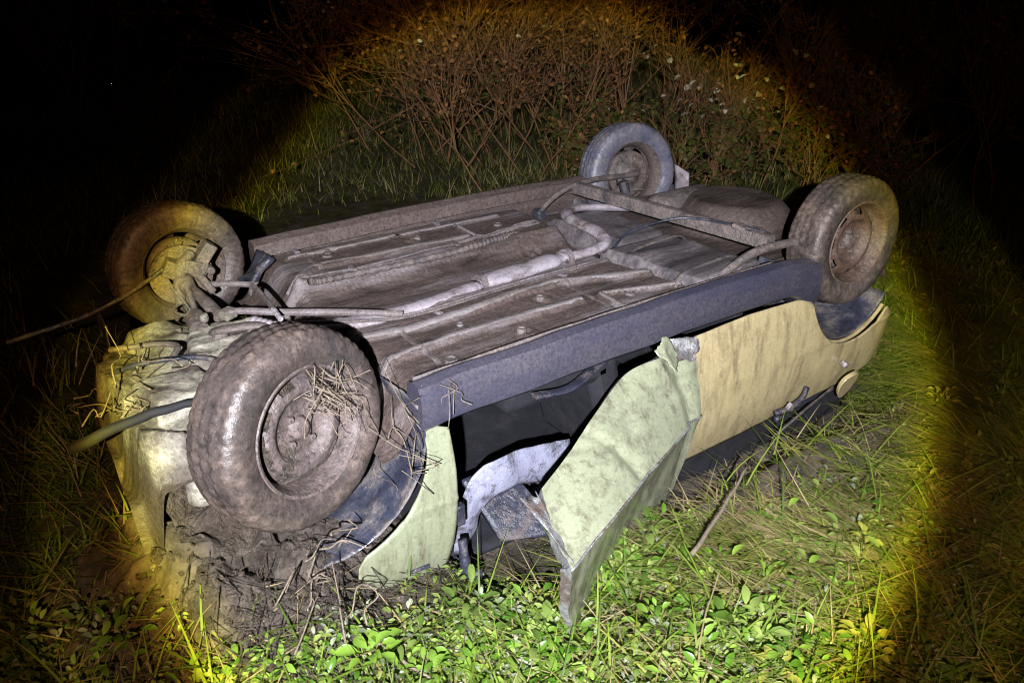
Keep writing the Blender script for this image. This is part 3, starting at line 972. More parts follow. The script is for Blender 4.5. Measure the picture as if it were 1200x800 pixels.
# steering rack, fuel lines, the bent lever that stands up from the floor
part('steering_rack', M['steel_lt'], lambda b: b.tube(curve([(0.03, 0.09, 0.0), (0.08, 0.05, 0.02), (0.19, -0.04, 0.02), (0.36, -0.13, 0.01), (0.56, -0.235, -0.01)], 8), 0.0125, 8))
part('rubber_gaiter', M['exhaust'], lambda b: b.tube([(0.085 + 0.006 * k, -0.055 - 0.008 * k, 0.005) for k in range(16)], [0.030 - 0.0008 * k + 0.004 * (k % 2) for k in range(16)], 14))
part('rack_bracket', M['crust'], lambda b: (b.box((0.045, 0.085, 0.005), (0.05, 0.04, 0.035), Euler((0, 0, 0.5))), b.lathe([(0, -0.015), (0.014, -0.015), (0.018, 0.0), (0.014, 0.016), (0, 0.016)], (-0.03, 0.12, -0.005), 12, 'z')), bevel=0.004)
part('bent_lever', M['steel'], lambda b: b.tube(curve([(0.155, 0.175, 0.02), (0.165, 0.155, 0.055), (0.16, 0.0, 0.06), (0.155, -0.10, 0.055)], 5), [0.012] * 16, 8, 0.6))
part('lever_tip', M['exhaust'], lambda b: b.tube([(0.156, -0.085, 0.057), (0.153, -0.16, 0.050)], 0.0095, 8))
part('oil_pipe', M['steel'], lambda b: b.tube(curve([(-0.34, 0.10, -0.03), (-0.22, 0.03, -0.015), (-0.16, -0.06, 0.0), (-0.20, -0.13, -0.01)], 6), 0.010, 8))
part('wiring_hose', M['plastic'], lambda b: b.tube(curve([(-0.38, -0.02, -0.06), (-0.28, -0.08, -0.02), (-0.12, -0.18, 0.0), (-0.02, -0.30, -0.03)], 6), 0.008, 8))
part('fuel_line', M['steel_lt'], lambda b: b.tube(curve([(0.20, -0.08, -0.005), (0.40, -0.19, -0.01), (0.62, -0.225, -0.025), (1.1, -0.19, -0.03), (1.55, -0.17, -0.04)], 10), 0.005, 6))
part('fuel_line', M['steel'], lambda b: b.tube(curve([(0.22, -0.10, -0.005), (0.42, -0.205, -0.012), (0.62, -0.243, -0.025), (1.1, -0.208, -0.03), (1.55, -0.19, -0.04)], 10), 0.005, 6))


# ---- engine underside: crumpled undertray of several sheets, plastered with clay
def sheet(poly, z, tilt, seed, amp=0.02, thick=0.006, n=31, mat='crust', name='undertray_sheet'):
    """crumpled sheet over a quad poly [(x,y)*4], corner heights tilt"""
    u = np.linspace(0, 1, n)
    U, V = np.meshgrid(u, u, indexing='ij')

    def bil(a, b_, c, d_):
        return (a * (1 - U) * (1 - V) + b_ * U * (1 - V) + c * U * V + d_ * (1 - U) * V)
    Xs = bil(*[q[0] for q in poly]) + 0.035 * fbm(V * 5 + seed, U * 2, seed, 3) * (np.abs(U - 0.5) * 2) ** 3
    Ys = bil(*[q[1] for q in poly]) + 0.035 * fbm(U * 5 + seed, V * 2, seed + 3, 3) * (np.abs(V - 0.5) * 2) ** 3
    rg = np.random.default_rng(seed)
    kc = 5
    cz = rg.uniform(-1, 1, (kc + 1, kc + 1))
    # piecewise-planar folds: two flat triangles per cell
    gu, gv = np.clip(U * kc, 0, kc - 1e-6), np.clip(V * kc, 0, kc - 1e-6)
    iu, iv = gu.astype(int), gv.astype(int)
    fu, fv = gu - iu, gv - iv
    a_, b2, c_, d2 = cz[iu, iv], cz[iu + 1, iv], cz[iu + 1, iv + 1], cz[iu, iv + 1]
    facet = np.where(fu > fv, a_ + (b2 - a_) * fu + (c_ - b2) * fv, a_ + (c_ - d2) * fu + (d2 - a_) * fv)
    Zs = z + bil(*tilt) + amp * 0.62 * facet + amp * 0.25 * fbm(U * 5, V * 5, seed, 3)
    b = CB()
    b.grid(Xs, Ys, Zs)
    return b.build(name, M[mat], solid=thick, off=-1)


rg = np.random.default_rng(5)
NS = 20
sx, sy = rg.uniform(-0.42, 0.28, NS), rg.uniform(-0.50, 0.34, NS)
sz, tx_, ty_ = rg.uniform(-0.045, 0.040, NS), rg.uniform(-0.28, 0.28, NS), rg.uniform(-0.28, 0.28, NS)


def under_h(x, y):
    """crushed plates: every point belongs to the nearest plate, each plate is flat but tilted"""
    wx = x + 0.03 * fbm(x * 9, y * 9, 141, 3)
    wy = y + 0.03 * fbm(x * 9, y * 9, 147, 3)
    D = np.hypot(wx[..., None] - sx, wy[..., None] - sy)
    w = np.exp(-D * 95 + (D.min(-1) * 95)[..., None])
    w /= w.sum(-1)[..., None]
    hh = (w * (sz + tx_ * (x[..., None] - sx) + ty_ * (y[..., None] - sy))).sum(-1)
    return hh


xs = np.arange(-0.43, 0.28, 0.0065)
ys = np.arange(-0.53, 0.34, 0.0065)
X, Y = np.meshgrid(xs, ys, indexing='ij')
fx = -0.36 + 0.05 * fbm(Y * 6, Y * 0 + 3, 151, 3)            # crumpled front edge
ny = -0.45 + 0.05 * fbm(X * 6, X * 0 + 5, 153, 3)
H = -0.075 + under_h(X, Y) + 0.010 * fbm(X * 16, Y * 16, 155, 4)
H = H - 0.22 * sstep(0.0, 0.06, fx - X) - 0.14 * sstep(0.0, 0.07, ny - Y) - 0.10 * sstep(0.30, 0.34, Y) - 0.05 * sstep(0.2, 0.28, X)
ut = CB().grid(X, Y, H).build('engine_undertray', M['crust'])
# everything that dipped into the mire stays caked
cake = sstep(-0.10, -0.19, H + 0.09 * fbm(X * 9, Y * 9, 161, 4))
at = ut.data.attributes.new('wear', 'FLOAT', 'POINT')
at.data.foreach_set('value', cake.reshape(-1).astype(np.float32))
for bx, by, br in ((-0.30, 0.20, 0.012), (-0.10, 0.24, 0.011), (0.10, 0.20, 0.012), (-0.30, -0.05, 0.010), (-0.18, -0.30, 0.012), (0.16, 0.02, 0.010)):
    bz = float(-0.075 + under_h(np.array([bx]), np.array([by]))[0])
    part('bolt_head', M['steel'], lambda b: b.lathe([(0, 0.014), (br * 0.8, 0.014), (br, 0.010), (br, -0.02)], (bx, by, bz), 6, 'z'), smooth=False)
# sump, gearbox housing and the cross member over them
part('gearbox_housing', M['crust'], lambda b: b.grid(*cushion(-0.14, 0.12, -0.16, 0.07, -0.10, 0.085, 0.05, 30, 0.008, 9)), sharp=False)
part('engine_sump', M['crust'], lambda b: b.grid(*cushion(-0.32, -0.10, -0.36, -0.14, -0.12, 0.090, -0.04, 30, 0.0, 13)), sharp=False)
part('mounting_clamp', M['steel'], lambda b: (b.tube(curve([(-0.03, -0.02, 0.0), (0.0, -0.08, 0.025), (0.07, -0.11, 0.03), (0.13, -0.12, 0.01)], 5), [0.026] * 16, 10, 0.5), b.lathe([(0.0, 0.014), (0.018, 0.014), (0.026, 0.0), (0.028, -0.02)], (-0.02, -0.045, 0.0), 16, 'z')), sharp=False)
part('pulley_cover', M['crust'], lambda b: b.lathe([(0.0, -0.02), (0.05, -0.02), (0.062, -0.012), (0.066, 0.02)], (0.0, -0.20, -0.045), 24, 'z'), sharp=False)
part('filter_can', M['crust'], lambda b: b.lathe([(0.0, 0.02), (0.035, 0.02), (0.045, 0.01), (0.048, -0.06)], (-0.24, -0.50, -0.22), 20, 'z'), sharp=False)
sheet([(-0.42, -0.58), (-0.33, -0.61), (-0.30, -0.48), (-0.42, -0.46)], -0.42, (-0.06, -0.03, 0.03, 0.0), 33, 0.03, name='headlamp_housing')
sheet([(-0.34, -0.60), (-0.10, -0.66), (-0.06, -0.42), (-0.36, -0.40)], -0.30, (-0.05, -0.12, 0.06, 0.05), 37, 0.07, mat='mud', name='bent_inner_wing')
# inner wing on the near side below the wheel
b = CB()
u = np.linspace(0, 1, 30)
U, V = np.meshgrid(u, u, indexing='ij')
ang = -0.35 + U * 2.15
b.grid(0.02 + 0.335 * np.cos(ang) * (1 + 0.10 * fbm(U * 6, V * 4, 33, 4) * V), -0.76 + 0.40 * V, -0.16 - 0.335 * np.sin(ang) * (1 + 0.10 * fbm(U * 5, V * 5, 34, 4)))
b.build('arch_liner', M['liner'], solid=0.004, sharp=False)
b = CB()
ang = 0.55 + U * 2.75
b.grid(2.52 + 0.315 * np.cos(ang), -0.765 + 0.30 * V, -0.125 - 0.315 * np.sin(ang) * (1 + 0.02 * fbm(U * 4, V * 4, 36, 3)))
b.build('arch_liner', M['liner'], solid=0.004, sharp=False)
b = CB()
ang = -0.2 + U * 3.55
b.grid(0.02 + 0.335 * np.cos(ang), 0.44 + 0.32 * V, -0.16 - 0.33 * np.sin(ang))
b.build('arch_liner', M['liner'], solid=0.004, sharp=False)
b = CB()
b.grid(2.46 + 0.335 * np.cos(ang), 0.48 + 0.28 * V, -0.16 - 0.32 * np.sin(ang))
b.build('arch_liner', M['liner'], solid=0.004, sharp=False)


# ---- side panels
def side_y(x, z, s=-1):
    """outline of the flank: slight tumblehome and a crease"""
    z = np.asarray(z, float)
    bulge = 0.795 - 0.055 * np.clip((z + 0.42) / 0.3, -2, 2) ** 2 * 0.8
    bulge = bulge + 0.006 * (1 - sstep(0.0, 0.015, np.abs(z + 0.40)))
    bulge = bulge - 0.11 * sstep(2.72, 3.05, x) ** 1.3
    return s * bulge


def flank(name, mat, tops, bots, s=-1, nx=90, nz=24, dent=0.006, seed=1, parent=None, off=1):
    """panel between two x-z outlines of equal parameter"""
    T = np.array(tops)
    B = np.array(bots)
    t = np.linspace(0, 1, nx)

    def along(P):
        L = np.concatenate([[0], np.cumsum(np.hypot(*np.diff(P, axis=0).T))])
        L /= L[-1]
        return np.interp(t, L, P[:, 0]), np.interp(t, L, P[:, 1])
    tx, tz = along(T)
    bx, bz = along(B)
    V = np.linspace(0, 1, nz)[None, :]
    X = tx[:, None] * (1 - V) + bx[:, None] * V
    Z = tz[:, None] * (1 - V) + bz[:, None] * V
    Y = side_y(X, Z, s) + dent * fbm(X * 3.2, Z * 3.2, seed, 3)
    b = CB()
    b.grid(X, Y, Z, flip=(s < 0))
    return b.build(name, mat, solid=0.008, off=-1, sharp=False)


# near rear quarter (three-door body): top edge follows sill then wheel arch
arch = [(2.52 + 0.325 * math.cos(a), -0.125 - 0.325 * math.sin(a)) for a in np.linspace(math.pi - 0.22, 0.72, 22)]
tops = [(1.475, -0.150), (1.8, -0.142), (2.10, -0.155), (2.17, -0.17)] + arch + [(2.83, -0.385), (2.89, -0.43)]
bots = [(1.50, -0.735), (1.8, -0.735), (2.3, -0.72), (2.6, -0.70), (2.78, -0.655), (2.86, -0.58), (2.91, -0.50)]
flank('rear_quarter_panel', M['paint'], tops, bots, -1, 140, 30, 0.007, 2)
# near front wing behind the wheel
arch = [(0.02 + 0.335 * math.cos(a), -0.16 - 0.335 * math.sin(a)) for a in np.linspace(0.0, 1.28, 12)]
tops = [(0.352, -0.12)] + arch[1:] + [(0.09, -0.52)]
bots = [(0.435, -0.155), (0.44, -0.3), (0.435, -0.45), (0.42, -0.60), (0.40, -0.705), (0.30, -0.70), (0.17, -0.665), (0.085, -0.60)]
flank('front_wing', M['paint_door'], tops, bots, -1, 60, 16, 0.008, 6)
# far flank
tops = [(0.35, -0.12), (1.2, -0.13), (2.0, -0.15)] + [(2.46 + 0.33 * math.cos(a), -0.16 - 0.33 * math.sin(a)) for a in np.linspace(math.pi, 0.2, 14)] + [(2.95, -0.25)]
bots = [(0.4, -0.70), (1.2, -0.735), (2.0, -0.735), (2.6, -0.70), (2.95, -0.5)]
flank('side_panel', M['paint'], tops, bots, 1, 120, 20, 0.007, 12)
# black rubber seal along the belt line of the rear side window, then the crushed roof
part('belt_seal', M['plastic'], lambda b: b.tube([(x, -0.735 - 0.01 * math.sin(x * 3), -0.742 + 0.012 * max(0, x - 2.0)) for x in np.linspace(1.5, 2.62, 24)], 0.012, 8))
b = CB()
U, V = np.meshgrid(np.linspace(0, 1, 30), np.linspace(0, 1, 24), indexing='ij')
b.grid(0.5 + 2.1 * U, -0.62 + 1.24 * V, -0.845 + 0.05 * fbm(U * 4, V * 4, 44, 4))
b.build('crushed_roof', M['cloth'], solid=0.02, sharp=False)
for px_, py_ in ((1.50, -0.72), (2.62, -0.66), (0.5, 0.66), (1.5, 0.70), (2.6, 0.64)):
    part('window_pillar', M['plastic'], lambda b: b.tube([(px_, py_, -0.70), (px_ + 0.02, py_ + (0.06 if py_ < 0 else -0.06), -0.78), (px_ + 0.05, py_ + (0.12 if py_ < 0 else -0.12), -0.86)], [0.03, 0.028, 0.026], 8))
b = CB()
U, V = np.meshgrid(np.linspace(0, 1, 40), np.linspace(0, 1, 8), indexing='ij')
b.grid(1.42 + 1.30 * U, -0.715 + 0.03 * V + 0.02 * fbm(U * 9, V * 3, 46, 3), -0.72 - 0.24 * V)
b.build('gap_shade_sheet', M['cloth'], solid=0.02, sharp=False)  # added dark sheet, stands in for shade in the gap below the quarter
# panel seam on the quarter: the bump strip mount line
part('body_crease_seam', M['steel'], lambda b: b.tube([(x, float(side_y(np.array(x), np.array(-0.375))) + 0.0005, -0.375 + 0.006 * math.sin(x * 7)) for x in np.linspace(1.50, 2.16, 30)], 0.0036, 5))
part('body_seam', M['plastic'], lambda b: b.tube([(2.20 + 0.03 * math.sin((z + 0.3) * 4), float(side_y(np.array(2.2), np.array(z))) + 0.001, z) for z in np.linspace(-0.30, -0.62, 20)], 0.0022, 5))
part('wheel_arch_lip', M['paint'], lambda b: b.tube([(2.52 + 0.327 * math.cos(a), -0.772, -0.125 - 0.327 * math.sin(a)) for a in np.linspace(math.pi - 0.25, 0.72, 30)], 0.009, 8))
part('fuel_flap', M['leaf_pale'] if False else M['paint'], lambda b: b.prism([(2.47 + 0.062 * math.cos(a), -0.86 - 0.02 * math.sin(a), -0.635 + 0.070 * math.sin(a) + 0.01 * math.cos(2 * a)) for a in np.linspace(0, 2 * math.pi, 24, endpoint=False)], (0.012, 0.02, 0.006)), bevel=0.003)
part('fuel_flap_hinge', M['exhaust'], lambda b: b.box((2.485, -0.812, -0.555), (0.04, 0.03, 0.025), Euler((0.4, 0.5, 0.2))), bevel=0.004)
part('torn_bracket', M['plastic'], lambda b: (b.tube(curve([(2.05, -0.79, -0.675), (2.12, -0.805, -0.665), (2.20, -0.81, -0.64), (2.24, -0.80, -0.60)], 5), 0.013, 8), b.box((2.07, -0.80, -0.70), (0.05, 0.02, 0.02))), sharp=False)
part('bracket_tip', M['exhaust'], lambda b: b.box((2.10, -0.825, -0.640), (0.055, 0.02, 0.035), Euler((0.2, 0.6, 0.2))), bevel=0.006)
part('loose_trim_strip', M['steel'], lambda b: b.tube(curve([(2.45, -0.80, -0.67), (2.3, -0.815, -0.69), (2.15, -0.83, -0.715), (1.98, -0.845, -0.745)], 8), 0.005, 6))


# ---- the sprung, folded front door
def lerp_rows(rows, nu, nv):
    out = []
    for r in rows:
        P = np.array(curve(r, 10))
        L = np.concatenate([[0], np.cumsum(np.linalg.norm(np.diff(P, axis=0), axis=1))])
        L /= L[-1]
        t = np.linspace(0, 1, nu)
        out.append(np.stack([np.interp(t, L, P[:, k]) for k in range(3)], -1))
    A = np.array(out)
    return A


top = [(0.60, -1.01, -0.305), (0.75, -0.95, -0.268), (0.92, -0.875, -0.222), (1.13, -0.795, -0.172), (1.30, -0.80, -0.158), (1.455, -0.795, -0.162)]
up2 = [(0.57, -1.11, -0.352), (0.85, -1.00, -0.288), (1.15, -0.88, -0.248), (1.46, -0.83, -0.245)]
crs = [(0.545, -1.235, -0.42), (0.80, -1.145, -0.39), (1.10, -1.03, -0.385), (1.42, -0.905, -0.395)]
low = [(0.560, -1.222, -0.58), (0.80, -1.105, -0.56), (1.08, -0.985, -0.55), (1.39, -0.895, -0.55)]
bot = [(0.585, -1.195, -0.745), (0.74, -1.10, -0.755), (1.02, -0.96, -0.755), (1.355, -0.872, -0.74)]
A = lerp_rows([top, up2, crs, low, bot], 70, 5)
tt = np.array([0, 0.28, 0.55, 0.76, 1.0])
tv = np.linspace(0, 1, 41)
D = np.stack([[np.interp(tv, tt, A[:, i, k]) for i in range(70)] for k in range(3)], -1)   # (70, 41, 3)
UU, VV = np.meshgrid(np.linspace(0, 1, 70), tv, indexing='ij')
crump = 0.012 * fbm(UU * 3, VV * 3, 71, 2) - 0.012 * np.abs(vnoise(UU * 4 + VV * 3, VV * 2 - UU, 73)) - 0.010 * np.exp(-((UU - 0.3 - 0.35 * VV) / 0.02) ** 2) * (VV < 0.55) + 0.018 * np.exp(-(UU / 0.10) ** 2) * fbm(UU * 8, VV * 10, 75, 3) + 0.02 * np.exp(-((UU - 0.85) / 0.15) ** 2 - (VV / 0.16) ** 2) * fbm(UU * 14, VV * 14, 79, 3)
for a_, b_, h_, w_ in ((0.22, 0.55, 0.008, 0.05), (0.62, -0.30, 0.006, 0.06), (0.86, 0.12, 0.016, 0.05)):
    crump = crump - h_ * np.maximum(0, 1 - np.abs(UU - a_ - b_ * VV) / w_)
crump = crump - 0.012 * np.maximum(0, 1 - np.abs(VV - 0.20 - 0.12 * UU) / 0.06) * (UU > 0.25)
nrm = np.cross(np.gradient(D, axis=0), np.gradient(D, axis=1))
nrm /= np.linalg.norm(nrm, axis=2)[:, :, None] + 1e-9
if nrm[35, 10, 1] > 0:
    nrm = -nrm
D2 = D + nrm * crump[:, :, None]
door = CB().grid(D2[:, :, 0], D2[:, :, 1], D2[:, :, 2]).build('front_door', M['paint_door'], fix=False)
door.data.materials.append(M['paint_low'])
for pl in door.data.polygons:      # the scuffed lower panel below the fold
    if pl.index % 40 >= 22:
        pl.material_index = 1
# make sure the door has a body: inner frame offset towards the cabin, edges closed
inn = D2 - nrm * (0.045 - 0.022 * np.clip(tv[None, :] * 1.6 - 0.6, 0, 1))[:, :, None]
fold = CB()
fr = D2[:, 22] + nrm[:, 21] * 0.001
fold.tube([tuple(q) for q in fr], 0.0045, 6).build('door_fold', M['bare'], door, sharp=False)
b = CB()
ring_o = np.concatenate([D2[:, 0], D2[-1, 1:], D2[-2::-1, -1], D2[0, -2:0:-1]])
ring_i = np.concatenate([inn[:, 0], inn[-1, 1:], inn[-2::-1, -1], inn[0, -2:0:-1]])
nse = 0.006 * fbm(np.arange(len(ring_o)) * 0.31, np.zeros(len(ring_o)), 81, 3)[:, None]
mid = (ring_o + ring_i) / 2 + nse
rr = np.stack([ring_o, mid, ring_i], 1)
b.grid(rr[:, :, 0], rr[:, :, 1], rr[:, :, 2], close=True)
b.build('door_edge', M['bare'], door, sharp=False)
b = CB()
b.grid(inn[:, :, 0], inn[:, :, 1], inn[:, :, 2])
b.build('door_trim', M['plastic'], door, sharp=False)
# crumpled bare metal flakes at the front edge and the rear upper corner of the door
def flake(c, sx, sy, rot, seed, mat, parent):
    U, V = np.meshgrid(np.linspace(-1, 1, 12), np.linspace(-1, 1, 12), indexing='ij')
    Zl = 0.25 * sx * fbm(U * 1.5, V * 1.5, seed, 3) + 0.2 * sx * U * V
    Xl = U * sx * (1 + 0.3 * fbm(V * 2, U, seed + 1, 3))
    Yl = V * sy * (1 + 0.3 * fbm(U * 2, V, seed + 2, 3))
    m = Euler(rot).to_matrix()
    P = np.stack([Xl, Yl, Zl], -1) @ np.array(m).T + np.array(c)
    b = CB()
    b.grid(P[:, :, 0], P[:, :, 1], P[:, :, 2])
    return b.build('bent_metal', M[mat], parent, solid=0.003, sharp=False)


flake((0.575, -1.10, -0.365), 0.035, 0.11, (0.5, 0.3, 0.3), 91, 'bare', door)
flake((1.40, -0.805, -0.155), 0.06, 0.04, (0.9, 0.2, -0.2), 94, 'bare', door)
flake((1.31, -0.815, -0.140), 0.04, 0.05, (0.9, -0.3, 0.5), 95, 'paint_door', door)

# ---- inside: seat, lining torn off the post, dash panel hanging in the opening
u = np.linspace(0, 1, 26)
U, V = np.meshgrid(u, u, indexing='ij')
part('seat_cushion', M['cloth'], lambda b: b.add(*(lambda q: (q.v, q.f))(MB().box((1.0, -0.36, -0.26), (0.50, 0.48, 0.14)))), bevel=0.04)
part('seat_backrest', M['cloth'], lambda b: b.add(*(lambda q: (q.v, q.f))(MB().box((1.27, -0.36, -0.50), (0.14, 0.48, 0.56), Euler((0, -0.25, 0))))), bevel=0.04)
part('seat_rail', M['plastic'], lambda b: b.box((1.0, -0.60, -0.19), (0.5, 0.03, 0.03)), bevel=0.004)
part('seat_lever', M['plastic'], lambda b: b.tube(curve([(0.80, -0.70, -0.20), (0.95, -0.70, -0.22), (1.10, -0.66, -0.20), (1.2, -0.62, -0.2)], 6), [0.02] * 19, 8, 0.5))
# lining: an arch of grey trim
arc_o = [(0.505, -0.790), (0.520, -0.66), (0.560, -0.545), (0.66, -0.465), (0.80, -0.462), (1.02, -0.50)]
arc_i = [(0.560, -0.800), (0.600, -0.73), (0.625, -0.665), (0.70, -0.600), (0.82, -0.605), (1.03, -0.690)]
O = np.array(curve([(p[0], 0, p[1]) for p in arc_o], 8))
I = np.array(curve([(p[0], 0, p[1]) for p in arc_i], 8))
V = np.linspace(0, 1, 14)[None, :]
X = O[:, 0:1] * (1 - V) + I[:, 0:1] * V
Z = O[:, 2:3] * (1 - V) + I[:, 2:3] * V
Y = -0.62 - 0.012 * np.sin(V * math.pi) + 0.03 * fbm(X * 7, Z * 7, 101, 3) - 0.02 * np.abs(fbm(X * 11, Z * 5, 103, 2))
CB().grid(X, Y, Z).build('torn_lining', M['lining'], solid=0.006, sharp=False)
# dark dash panel
U, V = np.meshgrid(np.linspace(0, 1, 20), np.linspace(0, 1, 20), indexing='ij')
X = 0.60 + 0.36 * U + 0.05 * V
Z = -0.58 - 0.17 * V - 0.02 * U
Y = -0.52 - 0.34 * V * (0.55 + 0.45 * U) + 0.012 * fbm(U * 4, V * 4, 105, 3)
CB().grid(X, Y, Z).build('dashboard_panel', M['plastic'], solid=0.02, sharp=False)
part('door_hinge', M['plastic'], lambda b: b.tube(curve([(0.46, -0.77, -0.60), (0.455, -0.79, -0.66), (0.46, -0.80, -0.72), (0.50, -0.82, -0.735)], 6), [0.016] * 7 + [0.020] * 12, 8), sharp=False)
part('door_hinge', M['plastic'], lambda b: b.box((0.46, -0.76, -0.50), (0.03, 0.03, 0.08)), bevel=0.005)
# a dark inner skin that closes the cabin behind the opening
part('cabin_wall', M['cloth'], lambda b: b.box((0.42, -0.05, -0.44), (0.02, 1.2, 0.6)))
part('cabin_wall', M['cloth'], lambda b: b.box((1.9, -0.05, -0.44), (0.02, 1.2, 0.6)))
part('wing_trim_clip', M['plastic'], lambda b: b.tube([(0.265, -0.772, -0.635), (0.33, -0.775, -0.640)], 0.008, 6))

# ================================================================== vegetation
def tri_mesh(name, V, F, mat):
    me = bpy.data.meshes.new(name)
    V = np.asarray(V, np.float32)
    F = np.asarray(F, np.int32)
    me.vertices.add(len(V))
    me.vertices.foreach_set('co', V.reshape(-1))
    k = F.shape[1]
    me.loops.add(F.size)
    me.loops.foreach_set('vertex_index', F.reshape(-1))
    me.polygons.add(len(F))
    me.polygons.foreach_set('loop_start', np.arange(0, F.size, k, dtype=np.int32))
    me.polygons.foreach_set('loop_total', np.full(len(F), k, np.int32))
    me.update(calc_edges=True)
    me.polygons.foreach_set('use_smooth', [True] * len(F))
    me.materials.append(mat)
    return me


def blades(P, L, W, az, lean, curl, nseg=4):
    """grass blades: P (n,3) roots, arrays of length, width, azimuth, lean from vertical, curl"""
    n = len(P)
    pos = P.copy()
    th = lean.copy()
    dirx, diry = np.cos(az), np.sin(az)
    sx, sy = -diry, dirx
    rows = []
    for k in range(nseg + 1):
        t = k / nseg
        w = W * (1 - t ** 1.6) * 0.5 + W * 0.03
        rows.append(np.stack([pos + np.stack([sx * w, sy * w, 0 * w], -1), pos - np.stack([sx * w, sy * w, 0 * w], -1)], 1))
        st = L / nseg
        pos = pos + np.stack([np.sin(th) * dirx * st, np.sin(th) * diry * st, np.cos(th) * st], -1)
        th = th + curl / nseg
    V = np.stack(rows, 1).reshape(n, -1, 3)     # n, (nseg+1)*2, 3
    m = (nseg + 1) * 2
    f = np.array([[2 * k, 2 * k + 1, 2 * k + 3, 2 * k + 2] for k in range(nseg)])
    F = (f[None] + (np.arange(n) * m)[:, None, None]).reshape(-1, 4)
    return V.reshape(-1, 3), F


def leaves(P, S, az, tilt, rollv, aspect=0.72, fold=0.18):
    """pointed oval leaves, 8-gon halves folded on the midrib"""
    shape = np.array([(0, 0), (0.22, 0.30), (0.50, 0.42), (0.78, 0.28), (1.0, 0.0)])
    mid = shape[:, 0]
    n = len(P)
    loc = []
    for t, w in shape:
        loc.append((t, 0, 0.10 * math.sin(t * 3.1)))
    for t, w in shape[1:4]:
        loc.append((t, w * aspect, fold * w + 0.10 * math.sin(t * 3.1)))
    for t, w in shape[1:4]:
        loc.append((t, -w * aspect, fold * w + 0.10 * math.sin(t * 3.1)))
    loc = np.array(loc)
    q = loc[None] * S[:, None, None]
    # roll about x, tilt about y (up), azimuth about z
    cr_, sr = np.cos(rollv)[:, None], np.sin(rollv)[:, None]
    x, y, z = q[..., 0], q[..., 1] * cr_ - q[..., 2] * sr, q[..., 1] * sr + q[..., 2] * cr_
    ct, st = np.cos(tilt)[:, None], np.sin(tilt)[:, None]
    x, z = x * ct - z * st, x * st + z * ct
    ca, sa = np.cos(az)[:, None], np.sin(az)[:, None]
    x, y = x * ca - y * sa, x * sa + y * ca
    V = np.stack([x, y, z], -1) + P[:, None, :]
    f = [(0, 5, 1, 1), (5, 6, 2, 1), (6, 7, 3, 2), (7, 4, 3, 3), (0, 1, 8, 8), (8, 1, 2, 9), (9, 2, 3, 10), (10, 3, 4, 4)]
    tri = []
    for q4 in f:
        a, b_, c, d_ = q4
        tri.append((a, b_, c))
        if d_ != c and d_ not in (a, b_):
            tri.append((a, c, d_))
    tri = np.array(tri)
    F = (tri[None] + (np.arange(n) * 11)[:, None, None]).reshape(-1, 3)
    return V.reshape(-1, 3), F


def in_car(x, y, m=0.0):
    return (x > -0.42 - m) & (x < 3.0 + m) & (y > -0.74 - m) & (y < 0.76 + m)


def in_view(x, y, margin=0.12):
    """roughly the wedge of ground the picture takes in, with slack for a step to the side"""
    dx, dy = x - CAM.x, y - CAM.y
    f2 = np.array([math.cos(yaw), math.sin(yaw)])
    r2 = np.array([f2[1], -f2[0]])
    dd = dx * f2[0] + dy * f2[1]
    ss = dx * r2[0] + dy * r2[1]
    return (dd > 0.35) & (np.abs(ss) < dd * 0.80 + 0.55)


def scatter(n, x0, x1, y0, y1, dens):
    x = nrg.uniform(x0, x1, n)
    y = nrg.uniform(y0, y1, n)
    k = nrg.uniform(0, 1, n) < dens(x, y)
    k &= in_view(x, y)
    x, y = x[k], y[k]
    return np.stack([x, y, ground_h(x, y) - 0.004], -1)


def U_(a, b, n):
    return nrg.uniform(a, b, n)


def stuff(name, V, F, mat, label, cat):
    o = bpy.data.objects.new(name, tri_mesh(name, V, F, mat))
    link(o)
    return tag(o, label, None, None, 'stuff')


def clear(x, y):
    """0 where the car, the door or deep mud keeps plants away"""
    c = np.where(in_car(x, y), 0.0, 1.0)
    near_wheel = np.exp(-np.hypot((x + 0.13) / 0.40, (y + 0.72) / 0.23) ** 4)
    under = (y > -0.93) & (x > 0.02) & (x < 0.55)
    c = np.where(under, 0.12 * c, c)
    under = (y > -0.95) & (y < 0.9) & (x > 0.62) & (x < 2.75)
    c = np.where(under, 0.0, c)
    return c * (1 - 0.97 * near_wheel)


def patch(x, y, f, s):
    return np.clip(0.5 + 1.4 * fbm(x * f, y * f, s, 3), 0, 1)


# -- short green grass and matted straw, near
dens_near = lambda x, y: clear(x, y) * np.clip(1.08 - 0.95 * mud_mask(x, y), 0, 1) * (0.25 + 0.75 * patch(x, y, 1.7, 201))
P = scatter(110000, -1.8, 4.5, -2.3, 1.0, dens_near)
n = len(P)
V, F = blades(P, U_(0.05, 0.16, n), U_(0.003, 0.0075, n), U_(0, 6.28, n), U_(0.75, 1.45, n), U_(0.3, 1.3, n))
stuff('grass', V, F, M['grass'], 'short green grass around the overturned car', 'grass')
P = scatter(60000, -1.8, 4.5, -2.3, 1.0, lambda x, y: clear(x, y) * np.clip(1.0 - 0.97 * mud_mask(x, y), 0, 1) * (0.10 + 0.9 * patch(x, y, 1.3, 231) * sstep(0.2, 1.0, x - 0.35 * (y + 1.2))))
n = len(P)
flow = 2.3 + 1.6 * fbm(P[:, 0] * 1.4, P[:, 1] * 1.4, 251, 3)
P[:, 2] += U_(0.0, 0.035, n)
V, F = blades(P, U_(0.10, 0.34, n), U_(0.0025, 0.006, n), flow + U_(-0.9, 0.9, n), U_(1.1, 1.52, n), U_(0.0, 0.35, n))
stuff('dry_grass', V, F, M['straw'], 'flattened yellow dry grass beside the car', 'grass')
